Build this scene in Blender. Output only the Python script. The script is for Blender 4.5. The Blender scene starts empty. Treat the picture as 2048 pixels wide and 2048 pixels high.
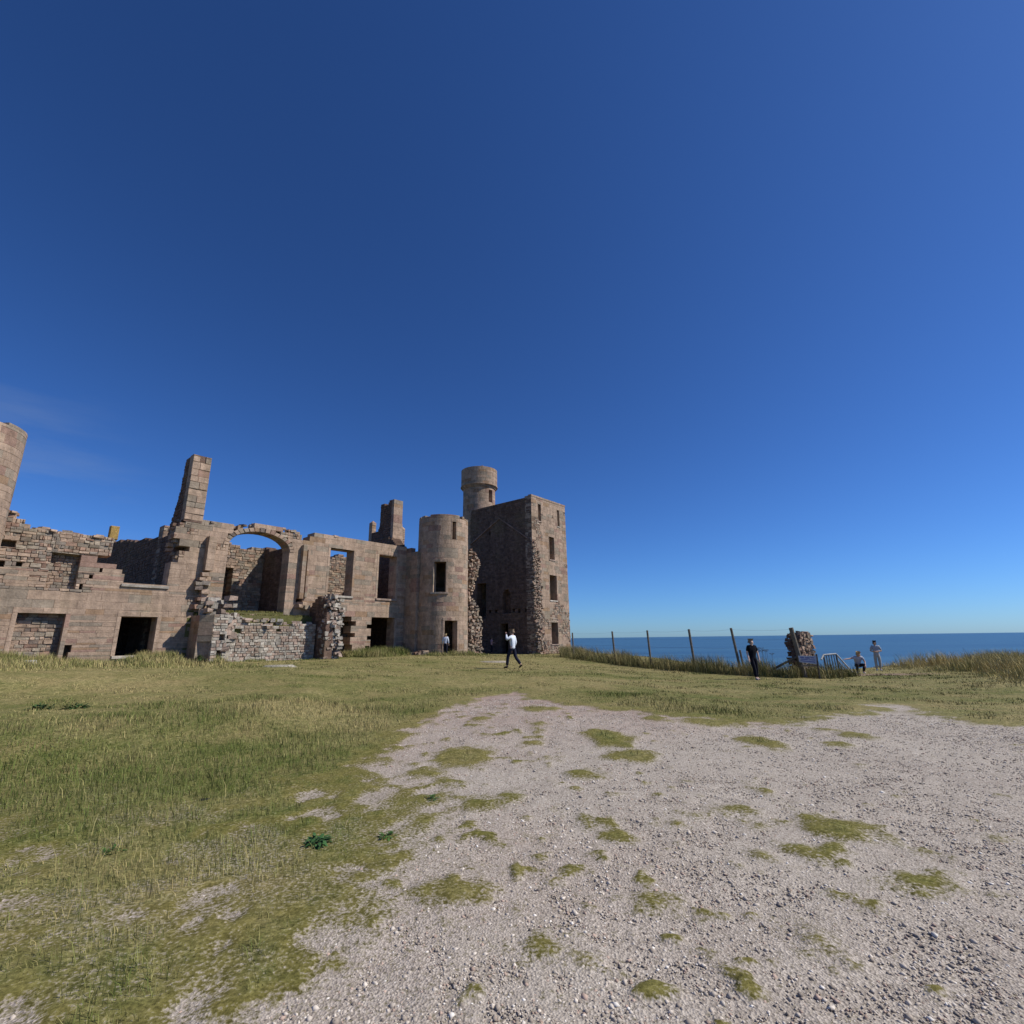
import bpy, math, random
import numpy as np
from mathutils import Vector, Matrix
random.seed(7); rng=np.random.default_rng(11)
R=math.radians
sc=bpy.context.scene
# ------------------------------------------------------------------ camera
cam=bpy.data.cameras.new('camera'); camo=bpy.data.objects.new('camera',cam); sc.collection.objects.link(camo)
cam.sensor_width=36; cam.lens=990/2048*36; cam.clip_start=.1; cam.clip_end=200000
camo.matrix_world=Matrix.Translation((0,0,1.65))@Matrix.Rotation(R(90+14.36),4,'X')@Matrix.Rotation(-.0127,4,'Z')
sc.camera=camo
# ------------------------------------------------------------------ sky + sun
SUN_EL=R(45.5); SH=Vector((.99,-.10,0)).normalized()
w=bpy.data.worlds.new('World'); sc.world=w; w.use_nodes=True
nt=w.node_tree; bg=nt.nodes['Background']; bg.inputs[1].default_value=.06
sky=nt.nodes.new('ShaderNodeTexSky'); sky.sky_type='NISHITA'; sky.sun_disc=False
sky.sun_elevation=SUN_EL; sky.sun_rotation=math.atan2(SH.x,SH.y)
sky.altitude=0; sky.air_density=.8; sky.dust_density=.3; sky.ozone_density=10
# thin cirrus low in the sky
tc=nt.nodes.new('ShaderNodeTexCoord'); mp=nt.nodes.new('ShaderNodeMapping'); mp.inputs['Scale'].default_value=(1.2,1.2,7)
mp.inputs['Rotation'].default_value=(0,R(14),0)
nz=nt.nodes.new('ShaderNodeTexNoise'); nz.inputs['Scale'].default_value=2.1; nz.inputs['Detail'].default_value=6; nz.inputs['Roughness'].default_value=.6
rp=nt.nodes.new('ShaderNodeMapRange'); rp.inputs[1].default_value=.5; rp.inputs[2].default_value=.85; rp.inputs[4].default_value=.32
dot=nt.nodes.new('ShaderNodeVectorMath'); dot.operation='DOT_PRODUCT'; dot.inputs[1].default_value=Vector((-.80,.66,.15)).normalized()
r2=nt.nodes.new('ShaderNodeMapRange'); r2.interpolation_type='SMOOTHSTEP'; r2.inputs[1].default_value=.955; r2.inputs[2].default_value=1.0
mu=nt.nodes.new('ShaderNodeMath'); mu.operation='MULTIPLY'
mx=nt.nodes.new('ShaderNodeMix'); mx.data_type='RGBA'; mx.inputs[7].default_value=(5.2,6.2,7.4,1)
L=nt.links.new
L(tc.outputs['Generated'],mp.inputs[0]); L(mp.outputs[0],nz.inputs['Vector']); L(nz.outputs[0],rp.inputs[0])
L(tc.outputs['Generated'],dot.inputs[0]); L(dot.outputs['Value'],r2.inputs[0]); L(rp.outputs[0],mu.inputs[0]); L(r2.outputs[0],mu.inputs[1])
# deepen the blue the way the photograph's polarised, cool balanced exposure does
m0=nt.nodes.new('ShaderNodeMix'); m0.data_type='RGBA'; m0.blend_type='MULTIPLY'; m0.inputs[0].default_value=1; m0.inputs[7].default_value=(.06,.06,.06,1)
gm=nt.nodes.new('ShaderNodeGamma'); gm.inputs[1].default_value=1.15
m9=nt.nodes.new('ShaderNodeMix'); m9.data_type='RGBA'; m9.blend_type='MULTIPLY'; m9.inputs[0].default_value=1; m9.inputs[7].default_value=(26,33.5,40.5,1)
L(sky.outputs[0],m0.inputs[6]); L(m0.outputs[2],gm.inputs[0]); L(gm.outputs[0],m9.inputs[6])
L(mu.outputs[0],mx.inputs[0]); L(m9.outputs[2],mx.inputs[6]); L(mx.outputs[2],bg.inputs[0])
sl=bpy.data.lights.new('sun','SUN'); sl.energy=5.0; sl.angle=R(.53); sl.color=(1,.95,.87)
so=bpy.data.objects.new('sun',sl); sc.collection.objects.link(so)
sd=Vector((SH.x*math.cos(SUN_EL),SH.y*math.cos(SUN_EL),math.sin(SUN_EL)))
so.rotation_euler=sd.to_track_quat('Z','Y').to_euler(); so.location=(60,-10,60)
sc.view_settings.view_transform='Standard'; sc.view_settings.look='None'; sc.view_settings.exposure=-.05; sc.view_settings.gamma=1
# ------------------------------------------------------------------ helpers
def link(o): sc.collection.objects.link(o); return o
def tag(o,label=None,cat=None,group=None,kind=None):
    if label: o['label']=label
    if cat: o['category']=cat
    if group: o['group']=group
    if kind: o['kind']=kind
    return o
def empty(name,loc=(0,0,0),rz=0,**k):
    o=link(bpy.data.objects.new(name,None)); o.location=loc; o.rotation_euler=(0,0,rz); return tag(o,**k)
class MB:
    def __init__(s): s.v=[]; s.f=[]; s.c=[]; s.n=0
    def add(s,vs,fs,col):
        k=s.n; s.v.extend(vs); s.n+=len(vs)
        for f in fs: s.f.append([i+k for i in f]); s.c.append(col)
    def box(s,x0,x1,y0,y1,z0,z1,col=(1,1,1),fn=None):
        vs=[(x,y,z) for z in (z0,z1) for y in (y0,y1) for x in (x0,x1)]
        if fn: vs=[fn(*p) for p in vs]
        s.add(vs,[(0,2,3,1),(4,5,7,6),(0,1,5,4),(2,6,7,3),(0,4,6,2),(1,3,7,5)],col)
    def tube(s,a,b,r0,r1=None,n=7,col=(1,1,1),cap=True):
        r1=r0 if r1 is None else r1
        a=Vector(a); b=Vector(b); d=(b-a).normalized(); u=d.orthogonal().normalized(); v=d.cross(u)
        vs=[tuple(p+(u*math.cos(t)+v*math.sin(t))*r) for p,r in ((a,r0),(b,r1)) for t in [2*math.pi*i/n for i in range(n)]]
        fs=[(i,(i+1)%n,n+(i+1)%n,n+i) for i in range(n)]
        if cap: fs+=[tuple(range(n))[::-1],tuple(range(n,2*n))]
        s.add(vs,fs,col)
    def rock(s,c,sx,sy,sz,col,j=.3,rz=None):
        rz=random.uniform(-.5,.5) if rz is None else rz
        ca,sa=math.cos(rz),math.sin(rz); vs=[]
        for z in (-1,1):
            for y in (-1,1):
                for x in (-1,1):
                    p=[x*(1-random.random()*j)*sx/2,y*(1-random.random()*j)*sy/2,z*(1-random.random()*j)*sz/2]
                    vs.append((c[0]+p[0]*ca-p[1]*sa,c[1]+p[0]*sa+p[1]*ca,c[2]+p[2]))
        s.add(vs,[(0,2,3,1),(4,5,7,6),(0,1,5,4),(2,6,7,3),(0,4,6,2),(1,3,7,5)],col)
    def build(s,name,mat,parent=None,smooth=False):
        m=bpy.data.meshes.new(name); m.from_pydata(s.v,[],s.f)
        at=m.attributes.new('tone','FLOAT_COLOR','CORNER')
        cols=np.ones((len(m.loops),4),np.float32); i=0
        arr=np.array(s.c,np.float32).reshape(-1,3); cnt=np.array([len(f) for f in s.f])
        cols[:,:3]=np.repeat(arr,cnt,0); at.data.foreach_set('color',cols.ravel())
        if smooth: m.polygons.foreach_set('use_smooth',np.ones(len(m.polygons),bool))
        m.materials.append(mat); m.update()
        o=link(bpy.data.objects.new(name,m)); o.parent=parent; return o
def hsh(ix,iy,seed):
    h=(ix.astype(np.int64)*374761393+iy.astype(np.int64)*668265263+seed*974634777)&0x7fffffff
    h=((h^(h>>13))*1274126177)&0x7fffffff
    return ((h^(h>>16))&0xffff)/65535.
def vnoise(x,y,seed=0):
    ix=np.floor(x); iy=np.floor(y); fx=x-ix; fy=y-iy; fx=fx*fx*(3-2*fx); fy=fy*fy*(3-2*fy)
    a=hsh(ix,iy,seed); b=hsh(ix+1,iy,seed); c=hsh(ix,iy+1,seed); d=hsh(ix+1,iy+1,seed)
    return (a*(1-fx)+b*fx)*(1-fy)+(c*(1-fx)+d*fx)*fy
def fbm(x,y,seed=0,o=4):
    t=0; am=.5; s=0
    for i in range(o): t=t+am*vnoise(x*2**i,y*2**i,seed+i*17); s+=am; am*=.55
    return t/s
def smooth(a,b,x): t=np.clip((x-a)/(b-a),0,1); return t*t*(3-2*t)
# ------------------------------------------------------------------ materials
def newmat(name):
    m=bpy.data.materials.new(name); m.use_nodes=True; n=m.node_tree.nodes
    return m,m.node_tree,n['Principled BSDF'],m.node_tree.links.new
def stone_mat(name,bump=.5,lichen=.5,scale=1.0):
    m,t,b,l=newmat(name); N=t.nodes.new
    at=N('ShaderNodeAttribute'); at.attribute_name='tone'
    tc=N('ShaderNodeTexCoord')
    n1=N('ShaderNodeTexNoise'); n1.inputs['Scale'].default_value=3.2*scale; n1.inputs['Detail'].default_value=8; n1.inputs['Roughness'].default_value=.72
    n2=N('ShaderNodeTexNoise'); n2.inputs['Scale'].default_value=.55; n2.inputs['Detail'].default_value=5
    n3=N('ShaderNodeTexNoise'); n3.inputs['Scale'].default_value=14*scale; n3.inputs['Detail'].default_value=5; n3.inputs['Roughness'].default_value=.75
    for n in (n1,n2,n3): l(tc.outputs['Object'],n.inputs['Vector'])
    r1=N('ShaderNodeMapRange'); r1.inputs[1].default_value=.28; r1.inputs[2].default_value=.72; r1.inputs[3].default_value=.62; r1.inputs[4].default_value=1.35
    l(n1.outputs[0],r1.inputs[0])
    m1=N('ShaderNodeMix'); m1.data_type='RGBA'; m1.blend_type='MULTIPLY'; m1.inputs[0].default_value=1
    l(at.outputs['Color'],m1.inputs[6]); l(r1.outputs[0],m1.inputs[7])
    r3=N('ShaderNodeMapRange'); r3.inputs[1].default_value=.3; r3.inputs[2].default_value=.7; r3.inputs[3].default_value=.8; r3.inputs[4].default_value=1.2
    l(n3.outputs[0],r3.inputs[0])
    m2=N('ShaderNodeMix'); m2.data_type='RGBA'; m2.blend_type='MULTIPLY'; m2.inputs[0].default_value=1
    l(m1.outputs[2],m2.inputs[6]); l(r3.outputs[0],m2.inputs[7])
    # lichen / weather staining
    r2=N('ShaderNodeMapRange'); r2.inputs[1].default_value=.52; r2.inputs[2].default_value=.72; r2.inputs[4].default_value=lichen
    l(n2.outputs[0],r2.inputs[0])
    m3=N('ShaderNodeMix'); m3.data_type='RGBA'; m3.inputs[7].default_value=(.23,.19,.10,1)
    l(r2.outputs[0],m3.inputs[0]); l(m2.outputs[2],m3.inputs[6]); l(m3.outputs[2],b.inputs['Base Color'])
    b.inputs['Roughness'].default_value=.93; b.inputs['Specular IOR Level'].default_value=.2
    # rain streaks running down the faces
    mp=N('ShaderNodeMapping'); mp.inputs['Scale'].default_value=(2.6,2.6,.22); l(tc.outputs['Object'],mp.inputs[0])
    n4=N('ShaderNodeTexNoise'); n4.inputs['Scale'].default_value=1.; n4.inputs['Detail'].default_value=6; n4.inputs['Roughness'].default_value=.65; l(mp.outputs[0],n4.inputs['Vector'])
    r4=N('ShaderNodeMapRange'); r4.inputs[1].default_value=.38; r4.inputs[2].default_value=.62; r4.inputs[3].default_value=.84; r4.inputs[4].default_value=1.08; l(n4.outputs[0],r4.inputs[0])
    m4=N('ShaderNodeMix'); m4.data_type='RGBA'; m4.blend_type='MULTIPLY'; m4.inputs[0].default_value=1; l(m3.outputs[2],m4.inputs[6]); l(r4.outputs[0],m4.inputs[7]); l(m4.outputs[2],b.inputs['Base Color'])
    ad=N('ShaderNodeMath'); ad.operation='ADD'; l(n1.outputs[0],ad.inputs[0]); l(n3.outputs[0],ad.inputs[1])
    bp=N('ShaderNodeBump'); bp.inputs['Strength'].default_value=bump; bp.inputs['Distance'].default_value=.06
    l(ad.outputs[0],bp.inputs['Height']); l(bp.outputs[0],b.inputs['Normal'])
    return m
def tone_mat(name,rough=.8,spec=.2,noise=.25,nscale=20,bump=0):
    m,t,b,l=newmat(name); N=t.nodes.new
    at=N('ShaderNodeAttribute'); at.attribute_name='tone'
    n=N('ShaderNodeTexNoise'); n.inputs['Scale'].default_value=nscale; n.inputs['Detail'].default_value=4
    tc=N('ShaderNodeTexCoord'); l(tc.outputs['Object'],n.inputs['Vector'])
    r=N('ShaderNodeMapRange'); r.inputs[1].default_value=.25; r.inputs[2].default_value=.75; r.inputs[3].default_value=1-noise; r.inputs[4].default_value=1+noise
    l(n.outputs[0],r.inputs[0]); x=N('ShaderNodeMix'); x.data_type='RGBA'; x.blend_type='MULTIPLY'; x.inputs[0].default_value=1
    l(at.outputs['Color'],x.inputs[6]); l(r.outputs[0],x.inputs[7]); l(x.outputs[2],b.inputs['Base Color'])
    b.inputs['Roughness'].default_value=rough; b.inputs['Specular IOR Level'].default_value=spec
    if bump:
        bp=N('ShaderNodeBump'); bp.inputs['Strength'].default_value=bump; bp.inputs['Distance'].default_value=.02
        l(n.outputs[0],bp.inputs['Height']); l(bp.outputs[0],b.inputs['Normal'])
    return m
ASH=stone_mat('granite_ashlar',.35,.28); RUB=stone_mat('granite_rubble',.7,.3,1.4)
WOOD=tone_mat('weathered_wood',.85,.15,.35,12,.4); CLOTH=tone_mat('cloth',.9,.1,.15,25,.3); SKIN=tone_mat('skin',.6,.3,.06,30)
HAIRM=tone_mat('hair',.7,.3,.3,60,.3); PAINT=tone_mat('painted_board',.6,.3,.15,8); WIREM=tone_mat('wire',.5,.5,.2,30)
LEAF=tone_mat('leaf',.7,.25,.3,14); PEB=tone_mat('pebble',.9,.15,.15,40); ROCKM=stone_mat('field_stone',.6,.2,2)
BASE=np.array((.370,.268,.195))
def tone(kind='ash'):
    c=BASE.copy(); r=random.random()
    if kind=='rub':
        if r<.18: c=np.array((.33,.27,.205))
        elif r<.32: c=np.array((.29,.185,.135))
        elif r<.42: c=np.array((.20,.155,.125))
        elif r<.56: c=np.array((.27,.225,.18))
        v=random.uniform(.76,1.2)
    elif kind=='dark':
        c=np.array((.15,.097,.074)); v=random.uniform(.75,1.25)  # for walls turned from the sun: their shade is put into the stone colour
    elif kind=='pale':
        c=np.array((.42,.375,.315)) if r<.6 else np.array((.36,.27,.215)); v=random.uniform(.72,1.2)
    else:
        if r<.07: c=np.array((.31,.205,.13))
        elif r<.14: c=np.array((.295,.19,.145))
        elif r<.36: c=np.array((.28,.225,.17))
        v=random.uniform(.88,1.10)
    return tuple(np.clip(c*v,.02,.7))
# ------------------------------------------------------------------ masonry
def crossings(poly,z):
    xs=[]
    for i in range(len(poly)):
        (x0,z0),(x1,z1)=poly[i],poly[(i+1)%len(poly)]
        if (z0<=z)!=(z1<=z): xs.append(x0+(x1-x0)*(z-z0)/(z1-z0))
    return sorted(xs)
def subtract(iv,h):
    out=[]
    for a,b in iv:
        cur=[(a,b)]
        for c,d in h:
            nx=[]
            for p,q in cur:
                if d<=p or c>=q: nx.append((p,q)); continue
                if c>p: nx.append((p,c))
                if d<q: nx.append((d,q))
            cur=nx
        out+=cur
    return [(a,b) for a,b in out if b-a>.03]
def planar(t0,axis):   # axis 'a': runs along x, depth +y ; 'b': runs along y, depth +x
    return (lambda s,t,z:(s,t0+t,z)) if axis=='a' else (lambda s,t,z:(t0+t,s,z))
def cyl(cx,cy,Rd,rot,taper=0.,z0=0):
    def f(s,t,z):
        r=Rd-t-taper*(z-z0); a=s/Rd+rot; return (cx+r*math.cos(a),cy+r*math.sin(a),z)
    return f
ST={'ash':dict(h=.33,l=(.5,1.1),c=.007,j=.007,k='ash',w=0),
    'rub':dict(h=.165,l=(.14,.46),c=.02,j=.03,k='rub',w=.022),
    'dark':dict(h=.17,l=(.16,.48),c=.018,j=.02,k='dark',w=.015),
    'pale':dict(h=.15,l=(.12,.36),c=.022,j=.035,k='pale',w=.022),
    'tiny':dict(h=.13,l=(.1,.3),c=.02,j=.035,k='rub',w=.015)}
def masonry(mb,outline,holes,fn,thick,style='ash',arc=None,topjit=.0):
    st0=ST[style] if isinstance(style,str) else None
    zs={round(z,3) for p in holes for _,z in p if len(p)==4}; zmin=min(z for _,z in outline); zmax=max(z for _,z in outline)
    bk=[zmin]+sorted(z for z in zs if zmin+.05<z<zmax-.05)+[zmax]
    b2=[bk[0]]
    for z in bk[1:]:
        if z-b2[-1]>.05: b2.append(z)
    rows=[]
    hh=(st0 or ST['ash'])['h']
    for a,b in zip(b2,b2[1:]):
        n=max(1,round((b-a)/hh)); cuts=[a+(b-a)*(i+(random.uniform(-.16,.16) if 0<i<n else 0))/n for i in range(n+1)]
        rows+=list(zip(cuts,cuts[1:]))
    for ri,(z0,z1) in enumerate(rows):
        zm=(z0+z1)/2; xs=crossings(outline,zm); iv=list(zip(xs[::2],xs[1::2]))
        for h in holes:
            hx=crossings(h,zm)
            if hx: iv=subtract(iv,list(zip(hx[::2],hx[1::2])))
        for s0,s1 in iv:
            s=s0; 
            while s<s1-1e-4:
                st=st0 or ST[style(s,zm)]
                ln=random.uniform(*st['l'])
                e=s+ln
                if s1-e<st['l'][0]*.6: e=s1
                if not st0 and st['k']=='rub' and z1-z0>.22 and e-s>.1:
                    zz=z0+(z1-z0)*random.uniform(.4,.6); sm=s+(e-s)*random.uniform(.35,.65)
                    stone(mb,fn,s,e,z0,zz,thick,st); stone(mb,fn,s,sm,zz,z1,thick,st); stone(mb,fn,sm,e,zz,z1,thick,st)
                else: stone(mb,fn,s,e,z0,z1,thick,st,arc)
                s=e
def stone(mb,fn,s,e,z0,z1,thick,st,arc=None):
    c=min(st['c'],(e-s)*.3,(z1-z0)*.3); j=random.uniform(-st['j'],st['j']*.6); w=st['w']
    if arc and e-s>arc*.75:      # a stone that follows a curve is built of several facets
        n=math.ceil((e-s)/(arc*.6)); vs=[]; F=[]
        for i in range(n+1):
            x=s+(e-s)*i/n; xi=min(max(x,s+c),e-c)
            vs+=[fn(xi,j,z0+c),fn(xi,j,z1-c),fn(x,max(j,0)+c*1.3,z0),fn(x,max(j,0)+c*1.3,z1),fn(x,thick,z0),fn(x,thick,z1)]
        for i in range(n):
            a,b=6*i,6*i+6; F+=[(a,b,b+1,a+1),(a+2,b+2,b,a),(a+1,b+1,b+3,a+3),(a+4,b+4,b+2,a+2),(a+3,b+3,b+5,a+5),(a+5,b+5,b+4,a+4)]
        b=6*n; F+=[(0,1,3,2),(2,3,5,4),(b,b+2,b+3,b+1),(b+2,b+4,b+5,b+3)]
        mb.add(vs,F,tone(st['k'])); return
    J=(lambda:random.uniform(-w,w)) if w else (lambda:0)
    fs=[(s+c,z0+c),(e-c,z0+c),(e-c,z1-c),(s+c,z1-c)]
    vs=[fn(x+J()*.5,j+J(),z+J()*.4) for x,z in fs]
    ring=[(s,z0),(e,z0),(e,z1),(s,z1)]
    vs+=[fn(x,max(j,0)+c*1.3,z) for x,z in ring]+[fn(x,thick,z) for x,z in ring]
    F=[(0,1,2,3)]+[(4+i,4+(i+1)%4,(i+1)%4,i) for i in range(4)]+[(8+i,8+(i+1)%4,4+(i+1)%4,4+i) for i in range(4)]+[(11,10,9,8)]
    mb.add(vs,F,tone(st['k']))
def rubble(mb,poly,fn,t0,t1,size=(.16,.42),step=.24,k='rub',j=.45,drop=0.):
    x0=min(p[0] for p in poly); x1=max(p[0] for p in poly); z0=min(p[1] for p in poly); z1=max(p[1] for p in poly)
    z=z0
    while z<z1:
        xs=crossings(poly,z); 
        for a,b in zip(xs[::2],xs[1::2]):
            x=a+random.random()*.1
            while x<b:
                if random.random()>=drop:
                    t=random.uniform(t0,t1); sx=random.uniform(*size)*1.25; sz=random.uniform(*size)*.85; sy=random.uniform(*size)*1.3
                    p=fn(x+random.uniform(-.06,.06),t,z+random.uniform(-.06,.06))
                    mb.rock(p,sx,sy,sz,tone(k),j)
                x+=step*random.uniform(.7,1.2)
        z+=step*.8
def rect(a,b,c,d): return [(a,c),(b,c),(b,d),(a,d)]
def surround(mb,fn,s0,s1,z0,z1,wj=.17,proud=.018,depth=.28,sill=True,k='ash'):
    """dressed margin stones round an opening, set a little proud of the wall"""
    c=dict(h=.3,l=(.5,.9),c=.012,j=.004,k=k,w=0)
    f2=lambda s,t,z:fn(s,t-proud,z)
    n=max(2,round((z1-z0)/.62)); 
    for (a,b) in ((s0-wj,s0+.003),(s1-.003,s1+wj)):
        for i in range(n): stone(mb,f2,a,b,z0+(z1-z0)*i/n,z0+(z1-z0)*(i+1)/n,depth,c)
    m=max(1,round((s1-s0+2*wj)/1.0))
    for i in range(m): stone(mb,f2,s0-wj+(s1-s0+2*wj)*i/m,s0-wj+(s1-s0+2*wj)*(i+1)/m,z1,z1+.24,depth,c)
def sill_of(mb,fn,s0,s1,z,o=.12,pr=.09,h=.13):
    f2=lambda s,t,zz:fn(s,t-pr,zz)
    stone(mb,f2,s0-o,s1+o,z-h,z+.004,.45,dict(c=.012,j=.003,k='pale',w=0))
# ------------------------------------------------------------------ castle frame: x along the facade, y inward, z up
A0=Vector((-8.2285,37.,0)); CA=R(50)
D=Vector((math.cos(CA),math.sin(CA),0)); NN=Vector((math.sin(CA),-math.cos(CA),0))
def W(a,b,z=0): return A0+D*a+NN*b+Vector((0,0,z))
castle=empty('castle_ruin',A0,CA,label='roofless ruined pink granite castle with arch, tall chimneys, round tower and square tower',cat='castle')
# ---- facade
fo=[(-24.5,-.3),(-24.5,7.5),(-21.4,7.35),(-20.95,7.2),(-20.75,7.0),(-20.5,6.68),(-20.2,6.66),(-19.8,6.74),(-19.4,6.62),(-18.6,6.64),(-18.1,6.55),(-17.4,6.58),(-17.42,5.84),(-17.9,5.73),(-17.9,5.47),(-17.3,5.42),(-17.05,5.2),(-16.75,4.95),(-16.75,4.47),(-14.92,4.47),(-14.9,5.82),(-14.6,5.9),(-14.62,6.28),(-14.15,6.29),(-14.15,6.62),(-14.65,6.64),(-14.68,7.1),(-14.97,7.13),(-14.95,7.45),(-14.75,7.85),(-14.6,8.05),(-13.8,8.15),(-13.0,8.2),(-12.3,8.15),(-12.0,8.02),(-11.4,8.2),(-10.6,8.5),(-9.9,8.42),(-8.8,8.32),(-8.05,8.36),(-8.0,7.95),(-7.55,7.96),(-7.4,8.2),(-7.15,8.4),(-5,8.38),(-3,8.43),(.28,8.42),(.28,-.3)]
ell=lambda ca,rx,rz,z0,n=22:[(ca+rx*math.cos(math.pi*i/n),z0+rz*math.sin(math.pi*i/n)) for i in range(n+1)]
AC,AZ,AX,AR=-10.48,7.0,1.76,.99
archhole=[(AC-AX,3.3),(AC+AX,3.3)]+ell(AC,AX+.27,AR+.27,AZ)
archhole=[(AC+AX,3.3)]+[(AC+AX,AZ)]+ell(AC,AX+.27,AR+.27,AZ)+[(AC-AX,AZ),(AC-AX,3.3)]
wins={'niche':(-19.52,-18.5,4.1,5.68),'low':(-16.58,-15.1,1.08,2.92),'u1':(-5.97,-4.23,4.55,7.66),'u2':(-2.15,-.6,4.53,7.7),'d1':(-4.97,-4.08,.3,3.22),'d2':(-2.5,-.55,.3,3.26),'blk':(-20.2,-18.62,.0,2.98)}
holes=[rect(*v) for v in wins.values()]+[archhole]
small=[(-21.25,-20.75,5.75,6.05),(-21.3,-20.95,4.88,5.15),(-20.6,-20.4,5.0,5.2),(-18.36,-18.24,4.12,4.36),(-18.08,-17.94,4.62,4.8),(-17.74,-17.63,4.95,5.15),(-18.62,-18.28,.75,1.32),(-18.5,-18.2,1.3,1.62),
 (-4.08,-3.72,2.62,2.92),(-4.08,-3.74,1.88,2.15),(-4.08,-3.9,.95,1.4),(-2.85,-2.5,2.45,2.72),(-2.78,-2.5,1.7,1.95),(-2.9,-2.55,1.0,1.3),(-5.75,-5.45,1.95,2.25),(-5.72,-5.5,1.15,1.5),(-8.02,-7.6,3.98,4.22)]
holes+=[rect(*s) for s in small]
def fstyle(s,z):
    if s<-17.3 and z>5.7: return 'rub'
    if s<-18.2 and z>4.0 and vnoise(np.array([s*1.3]),np.array([z*1.3]),3)[0]>.35: return 'rub'
    if -14.9<s<-8.2 and z>3.4 and vnoise(np.array([s*1.1]),np.array([z*1.6]),9)[0]>.72: return 'rub'
    return 'ash'
mb=MB(); F0=planar(0,'a'); masonry(mb,fo,holes,F0,.9,fstyle)
for a,b,c,d in small[:8]: mb.box(a-.02,b+.02,.4,.88,c-.02,d+.02,(.1,.08,.06))  # dark backing closes the small holes, their shade put into its colour
   # rough broken edges and loose coping stones along the wall head
for (p,q,n) in (((-24,7.45),(-20.9,7.2),20),((-20.6,6.7),(-17.5,6.6),26),((-14.6,8.05),(-12.2,8.15),14),((-12,8.1),(-10.6,8.46),8),((-10.4,8.46),(-8.1,8.34),14),((-7.1,8.42),(-.2,8.44),10)):
    for i in range(n):
        u=random.random(); mb.rock((p[0]+(q[0]-p[0])*u,random.uniform(.05,.8),p[1]+(q[1]-p[1])*u+random.uniform(-.03,.06)),random.uniform(.2,.5),random.uniform(.2,.5),random.uniform(.1,.22),tone('rub'),.4)
for z in np.arange(4.5,8,.22):
    for x0 in (-14.75,):
        if z>5.9: mb.rock((x0+random.uniform(-.2,.15),random.uniform(.1,.8),z),random.uniform(.2,.5),.4,random.uniform(.15,.28),tone('rub'),.4)
for z in np.arange(3.3,4.9,.2):   # robbed stones left of the bay
    mb.rock((-13.35+random.uniform(-.3,.3),random.uniform(-.25,-.05),z),random.uniform(.25,.5),.45,random.uniform(.15,.3),tone('rub'),.4)
for (x,z,q) in ((-13.3,5.2,.4),(-13.45,4.95,.36),(-13.2,4.75,.45),(-13.5,4.45,.4),(-13.2,4.3,.5),(-7.7,3.9,.4),(-7.5,3.7,.45),(-7.9,3.75,.4)): mb.rock((x,-.2,z),q,.55,q*.6,tone('rub'),.35)
facade=mb.build('facade_wall',ASH,castle)
for k in ('low','u1','u2','d1','d2','blk'):
    s0,s1,z0,z1=wins[k]; mb=MB()
    if k=='d1': # only the left jamb and lintel survive
        for i in range(4): stone(mb,lambda s,t,z:F0(s,t-.02,z),s0-.42,s0+.003,.35+.72*i,.35+.72*(i+1),.5,dict(c=.012,j=.004,k='ash',w=0))
    elif k=='d2':
        for i in range(4): stone(mb,lambda s,t,z:F0(s,t-.02,z),s1-.003,s1+.2,.35+.72*i,.35+.72*(i+1),.5,dict(c=.012,j=.004,k='ash',w=0))
        stone(mb,F0,s0,s1,2.78,2.95,.3,dict(c=.01,j=0,k='rub',w=0)) if False else None
    else: surround(mb,F0,s0,s1,z0,z1)
    mb.build('door_surround' if k in('d1','d2','blk') else 'window_surround',ASH,facade)
for k in ('low','u1','u2'):
    s0,s1,z0,z1=wins[k]; mb=MB(); sill_of(mb,F0,s0,s1,z0); mb.build('sill',ASH,facade)
mb=MB(); sill_of(mb,F0,-16.7,-14.95,4.47); mb.build('sill',ASH,facade)
mb=MB(); masonry(mb,rect(-20.25,-18.57,-.3,3.0),[],planar(.34,'a'),.4,'rub'); mb.build('door_infill',RUB,facade)
mb=MB(); masonry(mb,rect(-19.6,-18.42,4.0,5.75),[],planar(.34,'a'),.4,'tiny'); mb.build('window_infill',RUB,facade)
mb=MB()
stone(mb,F0,-17.62,-17.27,6.58,7.25,.35,dict(c=.03,j=0,k='ash',w=.02)); mb.c=[(.36,.235,.075)]*len(mb.c)
mb.build('coping_stone',RUB,facade)['label']='upright coping stone yellow with lichen'
# arch ring
mb=MB(); n=19
for i in range(n):
    t0=math.pi*i/n; t1=math.pi*(i+1)/n
    P=lambda t,o:(AC+(AX+o)*math.cos(t),AZ+(AR+o)*math.sin(t))
    o1=.27+random.uniform(-.02,.05); j=random.uniform(-.05,.0)
    e=.003; g_=.016; q=[P(t0+e,0),P(t0+e,o1),P(t1-e,o1),P(t1-e,0)]; qi=[P(t0+e+g_,.03),P(t0+e+g_,o1-.03),P(t1-e-g_,o1-.03),P(t1-e-g_,.03)]
    vs=[(x,j,z) for x,z in qi]+[(x,j+.05,z) for x,z in q]+[(x,.9,z) for x,z in q]
    mb.add(vs,[(0,1,2,3)]+[(4+i_,4+(i_+1)%4,(i_+1)%4,i_) for i_ in range(4)]+[(8+i_,8+(i_+1)%4,4+(i_+1)%4,4+i_) for i_ in range(4)]+[(11,10,9,8)],tone('rub' if i%3==0 else 'ash'))
mb.build('arch',ASH,facade)
# pilasters beside the arch
for (a,b,z0,z1,pr) in ((-13.4,-13.0,5.42,7.3,.42),(-7.98,-7.72,4.2,7.55,.3),(-7.58,-7.42,4.3,7.3,.16)):
    mb=MB(); masonry(mb,rect(a,b,z0,z1),[],planar(-pr,'a'),pr+.02,dict and 'ash'); mb.build('pilaster',ASH,facade)
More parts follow.
